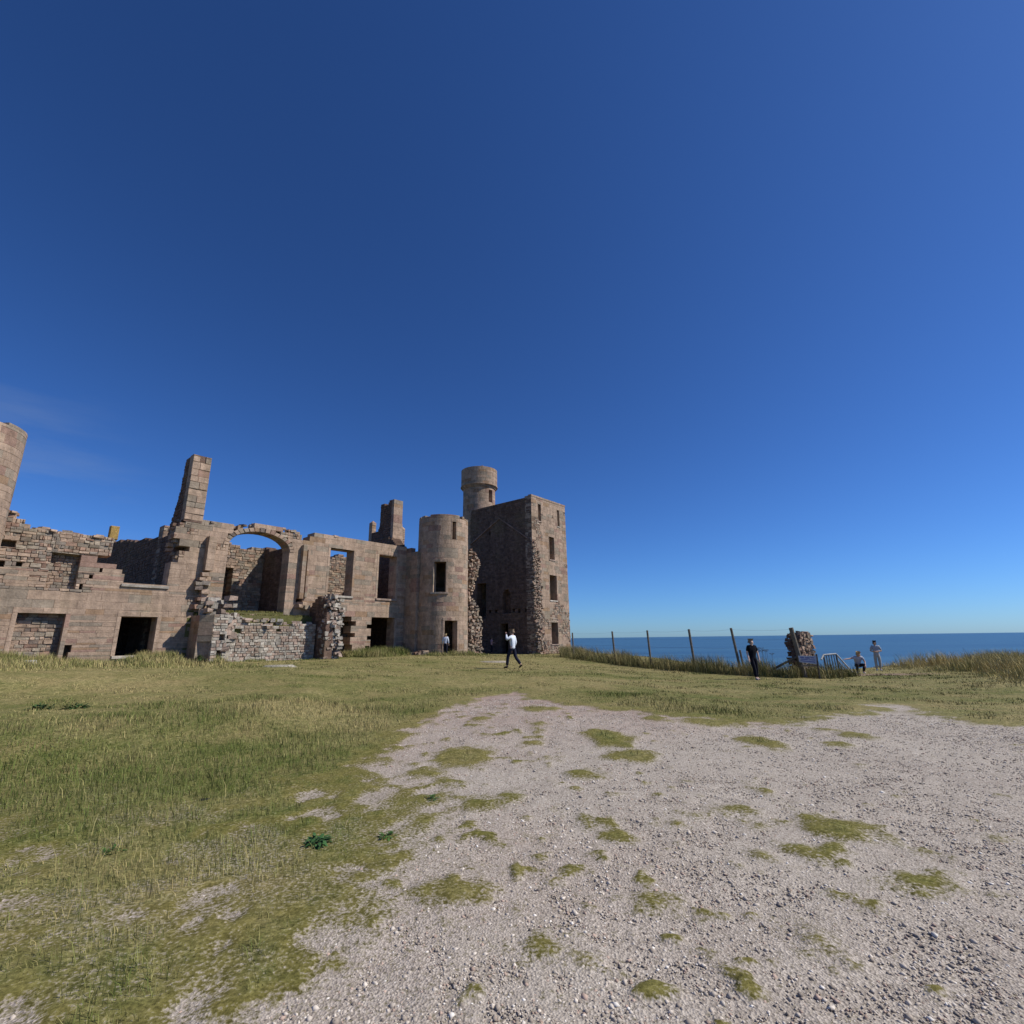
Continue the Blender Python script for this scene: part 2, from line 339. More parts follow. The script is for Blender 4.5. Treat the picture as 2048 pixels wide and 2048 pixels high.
# ---- inner walls
mb=MB(); masonry(mb,[(-14.6,-.3),(-14.6,8.3),(-13.2,8.1),(-10.9,7.75),(-10.4,7.6),(-9.9,7.45),(-9.3,7.7),(-9.0,7.65),(-8.1,7.6),(-8.1,-.3)],[rect(-11.09,-10.57,4.4,6.18)],planar(3.4,'a'),.8,'rub')
masonry(mb,rect(-11.6,-10,3.6,6.8),[],planar(4.6,'a'),.3,'rub')
mb.build('room_back_wall',RUB,castle)
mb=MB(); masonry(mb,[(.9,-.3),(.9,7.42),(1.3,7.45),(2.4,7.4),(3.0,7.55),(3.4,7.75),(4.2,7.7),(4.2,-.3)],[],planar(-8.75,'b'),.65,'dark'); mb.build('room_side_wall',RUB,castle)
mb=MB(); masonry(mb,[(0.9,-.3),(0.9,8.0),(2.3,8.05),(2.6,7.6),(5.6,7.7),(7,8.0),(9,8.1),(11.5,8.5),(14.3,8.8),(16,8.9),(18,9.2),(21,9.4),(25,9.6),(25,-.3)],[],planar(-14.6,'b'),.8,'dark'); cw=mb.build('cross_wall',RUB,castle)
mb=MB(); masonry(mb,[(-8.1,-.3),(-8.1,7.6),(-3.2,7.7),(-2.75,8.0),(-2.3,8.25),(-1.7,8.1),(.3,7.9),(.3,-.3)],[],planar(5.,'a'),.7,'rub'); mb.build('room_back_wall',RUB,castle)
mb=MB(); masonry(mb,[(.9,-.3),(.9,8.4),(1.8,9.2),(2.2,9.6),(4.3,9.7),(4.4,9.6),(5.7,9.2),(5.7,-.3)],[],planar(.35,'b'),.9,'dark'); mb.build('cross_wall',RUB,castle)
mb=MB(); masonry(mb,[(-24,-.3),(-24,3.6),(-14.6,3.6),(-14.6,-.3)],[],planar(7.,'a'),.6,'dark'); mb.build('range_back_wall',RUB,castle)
for q in ((-24,-14.61,.91,7.6,3.55,3.9,(.2,.17,.1)),(-8.09,.34,.91,4.98,3.75,4.1,(.2,.17,.1)),(-13.79,-8.76,.0,3.39,-.3,3.3,(.12,.12,.04))):
    mb=MB(); mb.box(*q); mb.build('floor_shade_slab',RUB,castle)  # first two slabs added to darken the lower windows; third floors the arch room
# chimneys
mb=MB()
fnc=planar(-14.62,'b')
masonry(mb,[(-.02,8.0),(-.02,8.6),(-.02,11.72),(.55,11.8),(1.25,11.72),(1.36,10.6),(1.42,9.9),(1.85,8.9),(2.3,8.0)],[],fnc,.86,'dark')
ch=mb.build('chimney_stack',RUB,castle)
mb=MB(); z=8.1
while z<11.75:
    h=random.uniform(.28,.42); h=min(h,11.8-z)
    if z>11.2: cuts=[(-14.64,-14.3),(-14.02,-13.72)]
    else: m=-14.2+random.uniform(-.15,.15); cuts=[(-14.64,m),(m,-13.72)] if random.random()<.55 else [(-14.64,-13.72)]
    for a,b in cuts: stone(mb,planar(-.05,'a'),a,b,z,z+h,.5,dict(c=.016,j=.03,k='ash' if random.random()<.7 else 'rub',w=.012))
    z+=h
mb.build('flue_face',ASH,ch)
mb=MB()
masonry(mb,[(2.3,9.3),(2.3,12.7),(2.9,12.85),(3.15,12.55),(3.5,12.5),(3.75,12.75),(4.1,12.7),(4.15,10.8),(4.4,10.4),(5.2,10.5),(5.2,9.2)],[],planar(.6,'b'),.84,'dark')
ch2=mb.build('chimney_stack',RUB,castle)
mb=MB(); masonry(mb,[(.57,9.3),(.57,12.72),(1.0,12.82),(1.46,12.68),(1.46,10.9),(1.6,10.3),(1.6,9.3)],[],planar(2.26,'a'),.3,'ash'); mb.build('flue_face',ASH,ch2)
for (a,y,z,s) in ((.85,5.5,11.35,.42),(1.75,2.6,10.55,.34)):
    mb=MB()
    for i in range(9): stone(mb,planar(y-s/2,'a'),a-s/2,a+s/2,9.2+(z-9.2)*i/9,9.2+(z-9.2)*(i+1)/9,s,dict(c=.02,j=.015,k='ash',w=0))
    mb.add([(a-s/2,y-s/2,z),(a+s/2,y-s/2,z),(a+s/2,y+s/2,z),(a-s/2,y+s/2,z),(a,y,z+.22)],[(0,1,4),(1,2,4),(2,3,4),(3,0,4)],tone()); mb.build('pinnacle',ASH,ch2)
# return wall beside the round tower
mb=MB(); masonry(mb,[(-1.3,-.3),(-1.3,8.0),(-.9,8.1),(-.3,8.3),(0.89,8.4),(0.89,-.3)],[],planar(.28,'b'),.4,'ash'); mb.build('return_wall',ASH,castle)
# ---- round tower
def openings_cyl(Rd,lst): return [rect(Rd*R(a0),Rd*R(a1),z0,z1) for a0,a1,z0,z1 in lst]
def roundtower(name,cx,cy,Rd,zb,zt,ops,taper=0,thick=.55,style='ash',topn=.1,seed=1):
    rot=R(220)
    C=2*math.pi*Rd; s0=-C/2; top=[(s0+C*i/60,zt+topn*(vnoise(np.array([i*.55]),np.array([seed*3.]),seed)[0]-.5)) for i in range(61)]
    mb=MB(); masonry(mb,[(s0,zb),(s0,zt),(-s0,zt),(-s0,zb)],openings_cyl(Rd,ops)+([rect(Rd*R(47),Rd*R(56),zt-.25,zt+.1),rect(Rd*R(-40),Rd*R(-24),zt-.09,zt+.1),rect(Rd*R(64),Rd*R(90),zt-.12,zt+.1)]+[rect(Rd*R(q),Rd*R(q+random.uniform(4,11)),zt-random.uniform(.04,.13),zt+.1) for q in (-58,)]),cyl(cx,cy,Rd,rot,taper,zb),thick,style,arc=.42)
    return mb.build(name,ASH,castle),cyl(cx,cy,Rd,rot,taper,zb)
RT=(2.42,-1.72,1.97)
ops=[(-11.5,15.5,4.95,7.15),(14.5,43,.3,2.95),(28,37.5,8.85,10.2)]
rt,fr=roundtower('round_tower',*RT,0.0,10.75,ops,.008)
for i,(a0,a1,z0,z1) in enumerate(ops):
    mb=MB(); c=dict(c=.012,j=.004,k='ash',w=0); f2=lambda s,t,z:fr(s,t-.02,z)
    s0,s1=RT[2]*R(a0),RT[2]*R(a1); wj=.15 if i<2 else .09; n=max(2,round((z1-z0)/.6))
    for a,b in ((s0-wj,s0+.003),(s1-.003,s1+wj)):
        for k in range(n): stone(mb,f2,a,b,z0+(z1-z0)*k/n,z0+(z1-z0)*(k+1)/n,.3,c)
    m=4
    for k in range(m): stone(mb,f2,s0-wj+(s1-s0+2*wj)*k/m,s0-wj+(s1-s0+2*wj)*(k+1)/m,z1,z1+.22,.3,c)
    mb.build('door_surround' if i==1 else 'window_surround',ASH,rt)
    if i==0:
        mb=MB()
        for k in range(m): stone(mb,lambda s,t,z:fr(s,t-.08,z),s0-.2+(s1-s0+.4)*k/m,s0-.2+(s1-s0+.4)*(k+1)/m,z0-.13,z0+.004,.4,dict(c=.01,j=.002,k='pale',w=0))
        mb.build('sill',ASH,rt)
for zz in (3.9,8.2):
    mb=MB(); mb.add(*[[(RT[0]+1.6*math.cos(t*.26),RT[1]+1.6*math.sin(t*.26),zz) for t in range(24)],[tuple(range(24))]],(.15,.12,.1)); mb.build('floor_shade_slab',RUB,rt)
mb=MB()
for i in range(26):
    t=R(220-32+random.uniform(-16,14)); r=2.0+random.random()*.5; mb.rock((RT[0]+r*math.cos(t),RT[1]+r*math.sin(t),.72+random.uniform(0,.3)*(2.5-r)),.4,.3,.22,tone('rub'),.4)
mb.build('fallen_stones',RUB,rt)
# big round tower at the far left end
bt,_=roundtower('round_tower',-23.2,.0,2.0,0,10.75,[],0,.6,'ash',.1,5)
bt['label']='tall plain round tower cut off by the left edge of the photo'
# ---- torn end of the vanished hall by the round tower
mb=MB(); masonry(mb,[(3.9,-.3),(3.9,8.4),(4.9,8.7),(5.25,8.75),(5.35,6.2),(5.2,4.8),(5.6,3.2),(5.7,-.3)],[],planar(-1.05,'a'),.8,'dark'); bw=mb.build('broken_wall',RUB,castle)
mb=MB(); masonry(mb,[(5.2,-.2),(5.2,4.5),(5.0,5.2),(5.35,6.0),(5.3,7.0),(5.4,8.5),(5.7,8.4),(6.05,7.9),(5.95,7.2),(5.7,6.3),(5.5,5.7),(5.2,5.1),(5.45,4.7),(5.7,4.2),(6.0,3.7),(6.3,3.1),(6.3,1.3),(6.5,-.2)],[],planar(-1.6,'a'),.6,'rub'); rubble(mb,[(5.15,.4),(5.2,4.5),(4.85,5.2),(5.3,6.0),(5.25,7.0),(5.35,8.85),(5.8,8.5),(6.3,8.0),(6.2,7.2),(5.9,6.3),(5.7,5.7),(5.35,5.1),(5.6,4.7),(5.95,4.2),(6.2,3.7),(6.6,3.1),(6.55,1.3),(6.8,.4)],planar(0,'a'),-1.9,-1.45,(.13,.36),.135,'rub',.6)
mb.build('rubble_core',RUB,bw)
mb=MB(); rubble(mb,[(4.2,.4),(4.3,1.6),(5.2,2.6),(5.3,.4)],planar(0,'a'),-1.6,-1.2,(.2,.42),.26,'rub',.5); mb.build('rubble_core',RUB,bw)
# ---- square tower
TA,TY=13.38,-1.94; T2=19.15; YB=6.4
lit=[(14.45,14.9,12.72,14.42),(17.68,18.05,12.7,14.42),(16.13,16.97,9.14,11.4),(16.02,17.2,5.18,7.6),(16.07,17.15,1.1,3.1)]
def sqstyle(s,z): return 'rub' if (z<4 and vnoise(np.array([s*1.2]),np.array([z*1.2]),21)[0]>.45) or vnoise(np.array([s*.9]),np.array([z*.9]),5)[0]>.8 else 'ash'
mb=MB(); FT=planar(TY,'a')
masonry(mb,[(TA,-.3),(TA,15.12),(14.6,15.08),(17,15.05),(T2,15.05),(T2+.03,8),(T2+.12,-.3)],[rect(*q) for q in lit],FT,.8,sqstyle)
FD=planar(TA,'b')
dh=[(1.15,2.15,-.2,3.05),(4.0,5.3,3.6,7.1),(3.38,3.62,11.9,12.25),(-1.3,-.9,4.0,4.35),(-.4,-.05,4.0,4.35),(.3,.6,4.1,4.4),(2.5,2.9,4.1,4.4),(3.3,3.6,4.1,4.4)]
nich=[(.78,3.9),(1.85,3.9),(1.85,5.8),(1.6,6.15),(1.32,6.27),(1.05,6.15),(.78,5.8)]
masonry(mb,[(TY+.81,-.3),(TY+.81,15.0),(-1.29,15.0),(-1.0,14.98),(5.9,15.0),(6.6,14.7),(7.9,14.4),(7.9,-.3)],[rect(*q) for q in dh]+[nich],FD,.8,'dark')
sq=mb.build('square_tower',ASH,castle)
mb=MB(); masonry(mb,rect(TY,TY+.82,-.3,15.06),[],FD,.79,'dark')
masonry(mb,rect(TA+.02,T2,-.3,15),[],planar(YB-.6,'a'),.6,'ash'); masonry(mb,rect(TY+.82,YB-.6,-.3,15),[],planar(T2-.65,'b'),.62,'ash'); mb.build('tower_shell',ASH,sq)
for zz in (3.6,8.0,11.9): mb=MB(); mb.box(TA+.82,T2-.7,TY+.82,YB-.62,zz,zz+.3,(.15,.12,.1)); mb.build('floor_shade_slab',RUB,sq)  # slabs added inside the roofless tower to keep its windows dark
mb=MB(); masonry(mb,rect(.7,1.95,3.8,6.4),[],planar(TA+.5,'b'),.25,'dark'); mb.build('niche_back',RUB,sq)
mb=MB(); c=dict(c=.01,j=0,k='dark',w=0)
for i in range(12):
    u0,u1=i/12,(i+1)/12
    for (y0,z0,y1,z1) in ((2.12,13.44,-1.7,10.75),(2.12,13.44,6.2,11.3)):
        q=[(y0+(y1-y0)*u,z0+(z1-z0)*u) for u in (u0,u1)]
        vs=[(TA-o,y,z+dz) for o in (0.1,-.02) for (y,z) in q for dz in (-.07,.07)]
        mb.add(vs,[(0,1,3,2),(4,6,7,5),(0,2,6,4),(1,5,7,3),(0,4,5,1),(2,3,7,6)],tuple(q_*1.6 for q_ in tone('dark')))
mb.build('roof_raggle',ASH,sq)
for q in lit:
    mb=MB(); surround(mb,FT,*q,wj=.13 if q[1]-q[0]>.6 else .08,proud=.012); mb.build('window_surround',ASH,sq)
    mb=MB(); sill_of(mb,FT,q[0],q[1],q[2],.08,.06,.11); mb.build('sill',ASH,sq)
mb=MB(); masonry(mb,[(TA-.02,15.02),(TA-.02,15.2),(14.2,15.2),(14.25,15.13),(T2+.03,15.13),(T2+.03,15.02)],[],planar(TY-.03,'a'),.4,'ash'); mb.build('parapet_coping',ASH,sq)
mb=MB(); rubble(mb,[(13.4,.2),(13.5,3.5),(13.4,6),(13.42,9),(13.3,10.3),(13.6,10.5),(14.2,9.6),(14.5,8.8),(14.35,7.8),(14.5,6.9),(14.5,5.6),(14.6,4.4),(14.55,3.7),(14.6,1.2),(14.9,.2)],planar(TY,'a'),-.14,.06,(.12,.34),.135,'rub',.6)
mb.build('rubble_core',RUB,sq); mb=MB(); rubble(mb,[(13.5,.1),(13.5,3.2),(14.1,2.6),(14.6,1.2),(15,.1)],planar(TY,'a'),-.4,-.1,(.14,.38),.16,'rub',.6)
mb.build('rubble_core',RUB,sq)
# stair turret
TC=(15.1,6.66)
tops=[(40,58,16.0,17.4)]
mb=MB(); C=2*math.pi*1.77; masonry(mb,rect(-C/2,C/2,8,17.8),openings_cyl(1.77,tops),cyl(*TC,1.77,R(220)),.5,'ash',arc=.42); tur=mb.build('stair_turret',ASH,castle)
mb=MB(); C=2*math.pi*2.0; outl=[(-C/2,17.98)]+[(-C/2+C*i/40,19.84+.12*(vnoise(np.array([i*.7]),np.array([1.]),3)[0]-.5)) for i in range(41)]+[(C/2,17.98)]
masonry(mb,outl,[],cyl(*TC,2.0,R(220)),.5,'ash',arc=.4); mb.rock((TC[0]-.9,TC[1]-1.3,19.95),.3,.3,.22,tone()); mb.build('turret_parapet',ASH,tur)
mb=MB()
for r,z0,z1 in ((1.87,17.68,17.8),(1.96,17.8,17.9),(2.06,17.9,18.0)):
    C=2*math.pi*r; masonry(mb,rect(-C/2,C/2,z0,z1),[],cyl(*TC,r,R(220)),.45,'ash',arc=.5)
mb.build('string_course',ASH,tur)
mb=MB(); mb.add([(TC[0]+1.6*math.cos(t*.26),TC[1]+1.6*math.sin(t*.26),18.7) for t in range(24)],[tuple(range(24))],(.15,.12,.1)); mb.build('floor_shade_slab',RUB,tur)
# ---- fallen bay window: basement wall, left pier, right stub
mb=MB(); masonry(mb,[(-12.4,-.2),(-12.4,3.0),(-11.6,2.95),(-11.1,2.68),(-10,2.66),(-9.3,2.5),(-8.4,2.62),(-7.1,2.75),(-7.1,-.2)],[rect(-11.75,-11.4,2.1,2.35),rect(-9.5,-9.25,2.2,2.36)],planar(-1.0,'a'),.7,'pale')
bay=mb.build('bay_wall',RUB,castle)
mb=MB(); mb.box(-13.5,-7.05,-.35,-.01,-.3,3.12,(.12,.12,.04)); 
mb.box(-12.4,-7.1,-.85,-.36,-.3,2.45,(.12,.12,.04)); mb.build('earth_fill',RUB,bay)
mb=MB()   # left pier: front face with quoins, chamfered corner, return
masonry(mb,[(-13.1,-.2),(-13.1,3.05),(-12.45,3.05),(-12.3,-.2)],[rect(-12.75,-12.5,1.75,2.05),rect(-12.8,-12.55,.85,1.25)],planar(-1.8,'a'),1.4,'pale')
ln=math.hypot(.5,.55)
fch=lambda s,t,z:(-13.1-.5*s/ln+t*.74,-1.8+.55*s/ln+t*.67,z)
masonry(mb,rect(0,ln,-.2,1.7),[],lambda s,t,z:fch(s,t+.12,z),.4,'ash'); masonry(mb,rect(0,ln,1.7,3.02),[],fch,.4,'ash')
masonry(mb,rect(-1.25,0,-.2,3.02),[],planar(-13.6,'b'),.5,'ash')
pier=mb.build('bay_pier',ASH,bay)
mb=MB(); rubble(mb,[(-13.3,3.0),(-13.35,3.7),(-13.1,4.05),(-12.2,4.0),(-12.15,2.9)],planar(0,'a'),-1.6,-.1,(.25,.5),.24,'pale',.45)
rubble(mb,[(-12.5,0.6),(-12.5,3),(-12,3),(-12,.6)],planar(0,'a'),-1.65,-1.0,(.25,.5),.28,'pale',.45)
rubble(mb,[(-12.4,2.9),(-12.4,3.1),(-7.2,2.75),(-7.2,2.5)],planar(0,'a'),-1.0,-.4,(.15,.4),.22,'pale',.45,.3)
mb.build('rubble_core',RUB,bay)
mb=MB(); masonry(mb,[(-2.05,-.2),(-2.05,3.3),(-1.7,4.2),(-.9,4.35),(-.2,3.9),(-.02,3.6),(-.02,-.2)],[],planar(-7.05,'b'),.5,'dark')
rubble(mb,[(-7.0,.4),(-7.0,3.4),(-6.95,4.2),(-6.6,4.5),(-6.2,4.3),(-5.9,3.4),(-6.0,1.6),(-6.1,.4)],planar(0,'a'),-2.12,-1.3,(.14,.36),.145,'pale',.55)
rubble(mb,[(-6.6,.4),(-6.6,4.3),(-6.1,4.4),(-5.6,3.2),(-5.6,.4)],planar(0,'a'),-1.3,0,(.16,.38),.18,'pale',.5)
mb.build('bay_stub',RUB,bay)
# ------------------------------------------------------------------ terrain
ctrl=[(0,0,0),(0,-10,0),(0,4.4,0),(-4,5,0),(4,4.4,0),(9,10,0),(-10,11.3,.3),(-.07,23.5,.34),(9.9,21.4,-.07),(20.4,29,-.48),(17.5,25,-.42),(4.6,37,.1),(7.8,29,0),(10.8,24.5,-.08),(12.7,22.5,-.15),(21,27,-.35),(31,33,-.3),(26,26,.15),(22,22,.1),(18.5,17,.05),(15,14,-.1),(-30,5,.5),(0,14,.12),(30,5,0)]
for a,b,z in ((-22,0,.95),(-18.6,.3,.88),(-15,.3,.9),(-12.8,1.8,.52),(-10,1.6,.5),(-7.5,2.2,.5),(-4.5,.3,.68),(-2.5,.3,.7),(2,3.7,.68),(5.7,2.6,.58),(10,2.5,.25),(15,2.5,.07),(19,2.5,.25),(12,-2,.33),(8,-2,.4),(0,-10,.6),(-15,-10,.7),(20,-10,.3)):
    p=W(a,b); ctrl.append((p.x,p.y,z))
CT=np.array(ctrl); sg=np.clip(np.hypot(CT[:,0],CT[:,1])*.13,1.6,5)
EX=np.array([-400,-80,5,9,11.5,15.5,22,27,35,60,130,500.]); EY=np.array([90,75,66,46,34,28.8,31.6,33.5,36.5,48,60,60.])
def gz(x,y):
    x=np.asarray(x,float); y=np.asarray(y,float)
    n=np.zeros_like(x); d=np.full_like(x,1e-9)
    for (cx,cy,cz),s in zip(ctrl,sg):
        wt=np.exp(-((x-cx)**2+(y-cy)**2)/(2*s*s))+1e-5/(1+((x-cx)**2+(y-cy)**2)/100)
        n+=wt*cz; d+=wt
    z=n/d
    e=(y-np.interp(x,EX,EY)); sl=(np.interp(x+.5,EX,EY)-np.interp(x-.5,EX,EY)); e=e/np.sqrt(1+sl*sl)
    z=z-34*smooth(0,26,e)-.25*np.clip(e,0,4)
    z=z+.05*(fbm(x*.35,y*.35,5)-.5)*smooth(3,12,np.hypot(x,y))+.035*(fbm(x*1.4,y*1.4,8,3)-.5)
    return z
EDGE=[(-5.04,5.27),(-4.79,5.33),(-3.88,5.36),(-3.42,5.96),(-2.8,6.5),(-2.27,7.43),(-2.1,8.37),(-1.7,9.12),(-1.69,10.64),(-1.46,11.96),(-.93,14.16),(.09,15.22),(.4,13.51),(1.08,12.53),(1.88,11.67),(2.98,10.89),(4.3,10.19),(5.56,10.38),(7.49,11.19),(8.62,11.85),(8.79,12.88),(9.24,12.84),(8.85,11.44),(8.54,10.45),(9.07,9.83),(9.6,9.5),(14,8),(16,-14),(-14,-14),(-12,3.6)]
PATCH=[(1.52,8.88,.38,.66),(1.73,7.75,.36,.34),(.85,6.81,.18,.16),(-.69,7.88,.45,.58),(-.83,6.06,.1,.16),(-.41,5.8,.21,.18),(-.09,5.96,.05,.09),(-1.17,5.88,.13,.38),(-1.11,4.84,.08,.1),(-.87,5.2,.07,.14),(-.9,4.53,.06,.08),(-1.16,4.5,.09,.09),(.07,4.9,.06,.07),(.31,4.91,.06,.07),(.73,5.17,.07,.12),(.86,4.82,.06,.08),(2.78,10.47,.24,.35),(3.95,8.64,.31,.47),(5.78,9.07,.29,.3),(5.03,8.42,.2,.22),(5.69,9.55,.19,.14),(2.77,6.07,.05,.09),(2.15,5.47,.17,.15),(2.19,5.09,.06,.09),(2.43,5.11,.07,.06),(2.71,5.17,.12,.12),(2.91,4.91,.34,.26),(3.13,4.77,.17,.2),(2.26,4.54,.06,.09),(2.59,4.53,.07,.07),(1.93,4.38,.04,.05),(2.39,4.38,.06,.05),(1.73,5.3,.05,.07),(1.46,5.07,.05,.06),(3.28,4.47,.08,.07),(3.91,4.72,.06,.04),(.24,8.6,.16,.15),(.46,9.82,.14,.2),(-.68,10.44,.22,.29),(-1.09,6.98,.19,.2),(-.79,6.62,.15,.13),(-.09,4.54,.07,.08),(3.75,10.23,.56,.44),(.57,11.78,.44,.45),(2.82,3.95,.2,.14),(.86,3.73,.16,.13),(-.45,3.9,.2,.17),(-1.1,3.78,.27,.19),(1.66,3.42,.12,.1),(.18,3.21,.14,.11)]
def gravel_raw(x,y):
    x=np.asarray(x,float); y=np.asarray(y,float)
    d=np.full_like(x,1e9); ins=np.zeros(x.shape,bool)
    for i in range(len(EDGE)):
        (x0,y0),(x1,y1)=EDGE[i],EDGE[(i+1)%len(EDGE)]
        ex,ey=x1-x0,y1-y0; t=np.clip(((x-x0)*ex+(y-y0)*ey)/(ex*ex+ey*ey+1e-9),0,1)
        d=np.minimum(d,np.hypot(x-x0-t*ex,y-y0-t*ey))
        c=(y0<=y)!=(y1<=y); xi=x0+(x1-x0)*(y-y0)/(y1-y0 if y1!=y0 else 1e-9); ins^=c&(x<xi)
    sd=np.where(ins,d,-d)
    lm=np.exp(-(np.minimum(x+2.6,0)**2/9+np.maximum(x+2.6,0)**2/3.4+(y-4.4)**2/6)); moss=lm*(1.5-2.2*(fbm(x*3.3,y*3.3,131,3)-.5))+.38*np.exp(-((x+.9)**2/.8+(y-6.6)**2/5))
    g=np.minimum(sd,.75)+.9*(fbm(x*1.5,y*1.5,31)-.5)+.9*(fbm(x*5.0,y*5.0,47,3)-.5)-moss
    nzp=.42*(fbm(x*8,y*8,53,3)-.42)+.55*(fbm(x*2.9,y*2.9,57,2)-.5)
    g=np.minimum(g,(.705-fbm(x*4.5,y*4.5,97,3)+.10*smooth(0,4,x))*2.0)
    for px,py,rx,ry in PATCH:
        p=(np.sqrt(((x-px)/rx)**2+((y-py)/ry)**2)-1)*min(rx,ry)
        g=np.minimum(g,p*1.6+nzp-.05)
    path=np.hypot((x-17.6)/2.6,(y-25.2)/.8)
    return g,np.clip(1.3-path,0,1)
def gravel(x,y): g,p=gravel_raw(x,y); return smooth(-.30,.22,g)
def dryness(x,y):
    r=np.hypot(x,y)
    d=.46+1.3*(fbm(x*.22,y*.34,61)-.5)+1.1*(fbm(x*.9,y*1.3,71)-.5)+.22*smooth(9,22,r)
    d-=.22*np.exp(-((x+5)**2/8+(y-7.5)**2/5))+.15*smooth(14,5,r)
    return np.clip(d,0,1)
fr_a=np.linspace(-66,66,560); bk_a=np.linspace(66,294,58)[1:-1]
ang=np.radians(np.concatenate([fr_a,bk_a])); rad=np.concatenate([[.3,1.2],np.geomspace(2.2,75,400),np.geomspace(80,900,22)])
AA,RR=np.meshgrid(ang,rad); X=np.sin(AA)*RR; Y=np.cos(AA)*RR; Z=gz(X,Y)
gr,pt=gravel_raw(X,Y); LM=np.exp(-(np.minimum(X+2.6,0)**2/9+np.maximum(X+2.6,0)**2/4+(Y-4.4)**2/7)); G=smooth(-.30,.22,gr); G=G*(1-.45*LM)+LM*.34*smooth(.40,.62,fbm(X*2.6,Y*2.6,201,4))*smooth(6.2,5.2,Y+.25*X)*(1-G)
Z=Z-.018*G+(1-G)*.02*(fbm(X*6,Y*6,13,3))+G*.012*(vnoise(X*9,Y*9,14)-.5)
nr,na=X.shape
V=np.stack([X,Y,Z],-1).reshape(-1,3)
i0=np.arange(nr-1)[:,None]*na+np.arange(na)[None]; i1=np.arange(nr-1)[:,None]*na+(np.arange(na)[None]+1)%na
Q=np.stack([i0,i0+na,i1+na,i1],-1).reshape(-1,4)
def npmesh(name,V,faces,sizes,attrs,mat,smooth_=True):
    m=bpy.data.meshes.new(name); m.vertices.add(len(V)); m.vertices.foreach_set('co',np.ascontiguousarray(V,np.float32).ravel())
    m.loops.add(len(faces)); m.loops.foreach_set('vertex_index',faces.astype(np.int32))
    m.polygons.add(len(sizes)); st=np.concatenate([[0],np.cumsum(sizes)[:-1]]).astype(np.int32)
    m.polygons.foreach_set('loop_start',st); 
    try: m.polygons.foreach_set('loop_total',sizes.astype(np.int32))
    except Exception: pass
    if smooth_: m.polygons.foreach_set('use_smooth',np.ones(len(sizes),bool))
    for k,(typ,val) in attrs.items():
        a=m.attributes.new(k,typ,'POINT'); a.data.foreach_set('value' if typ=='FLOAT' else 'color',np.ascontiguousarray(val,np.float32).ravel())
    m.materials.append(mat); m.update(calc_edges=True); m.validate()
    return link(bpy.data.objects.new(name,m))
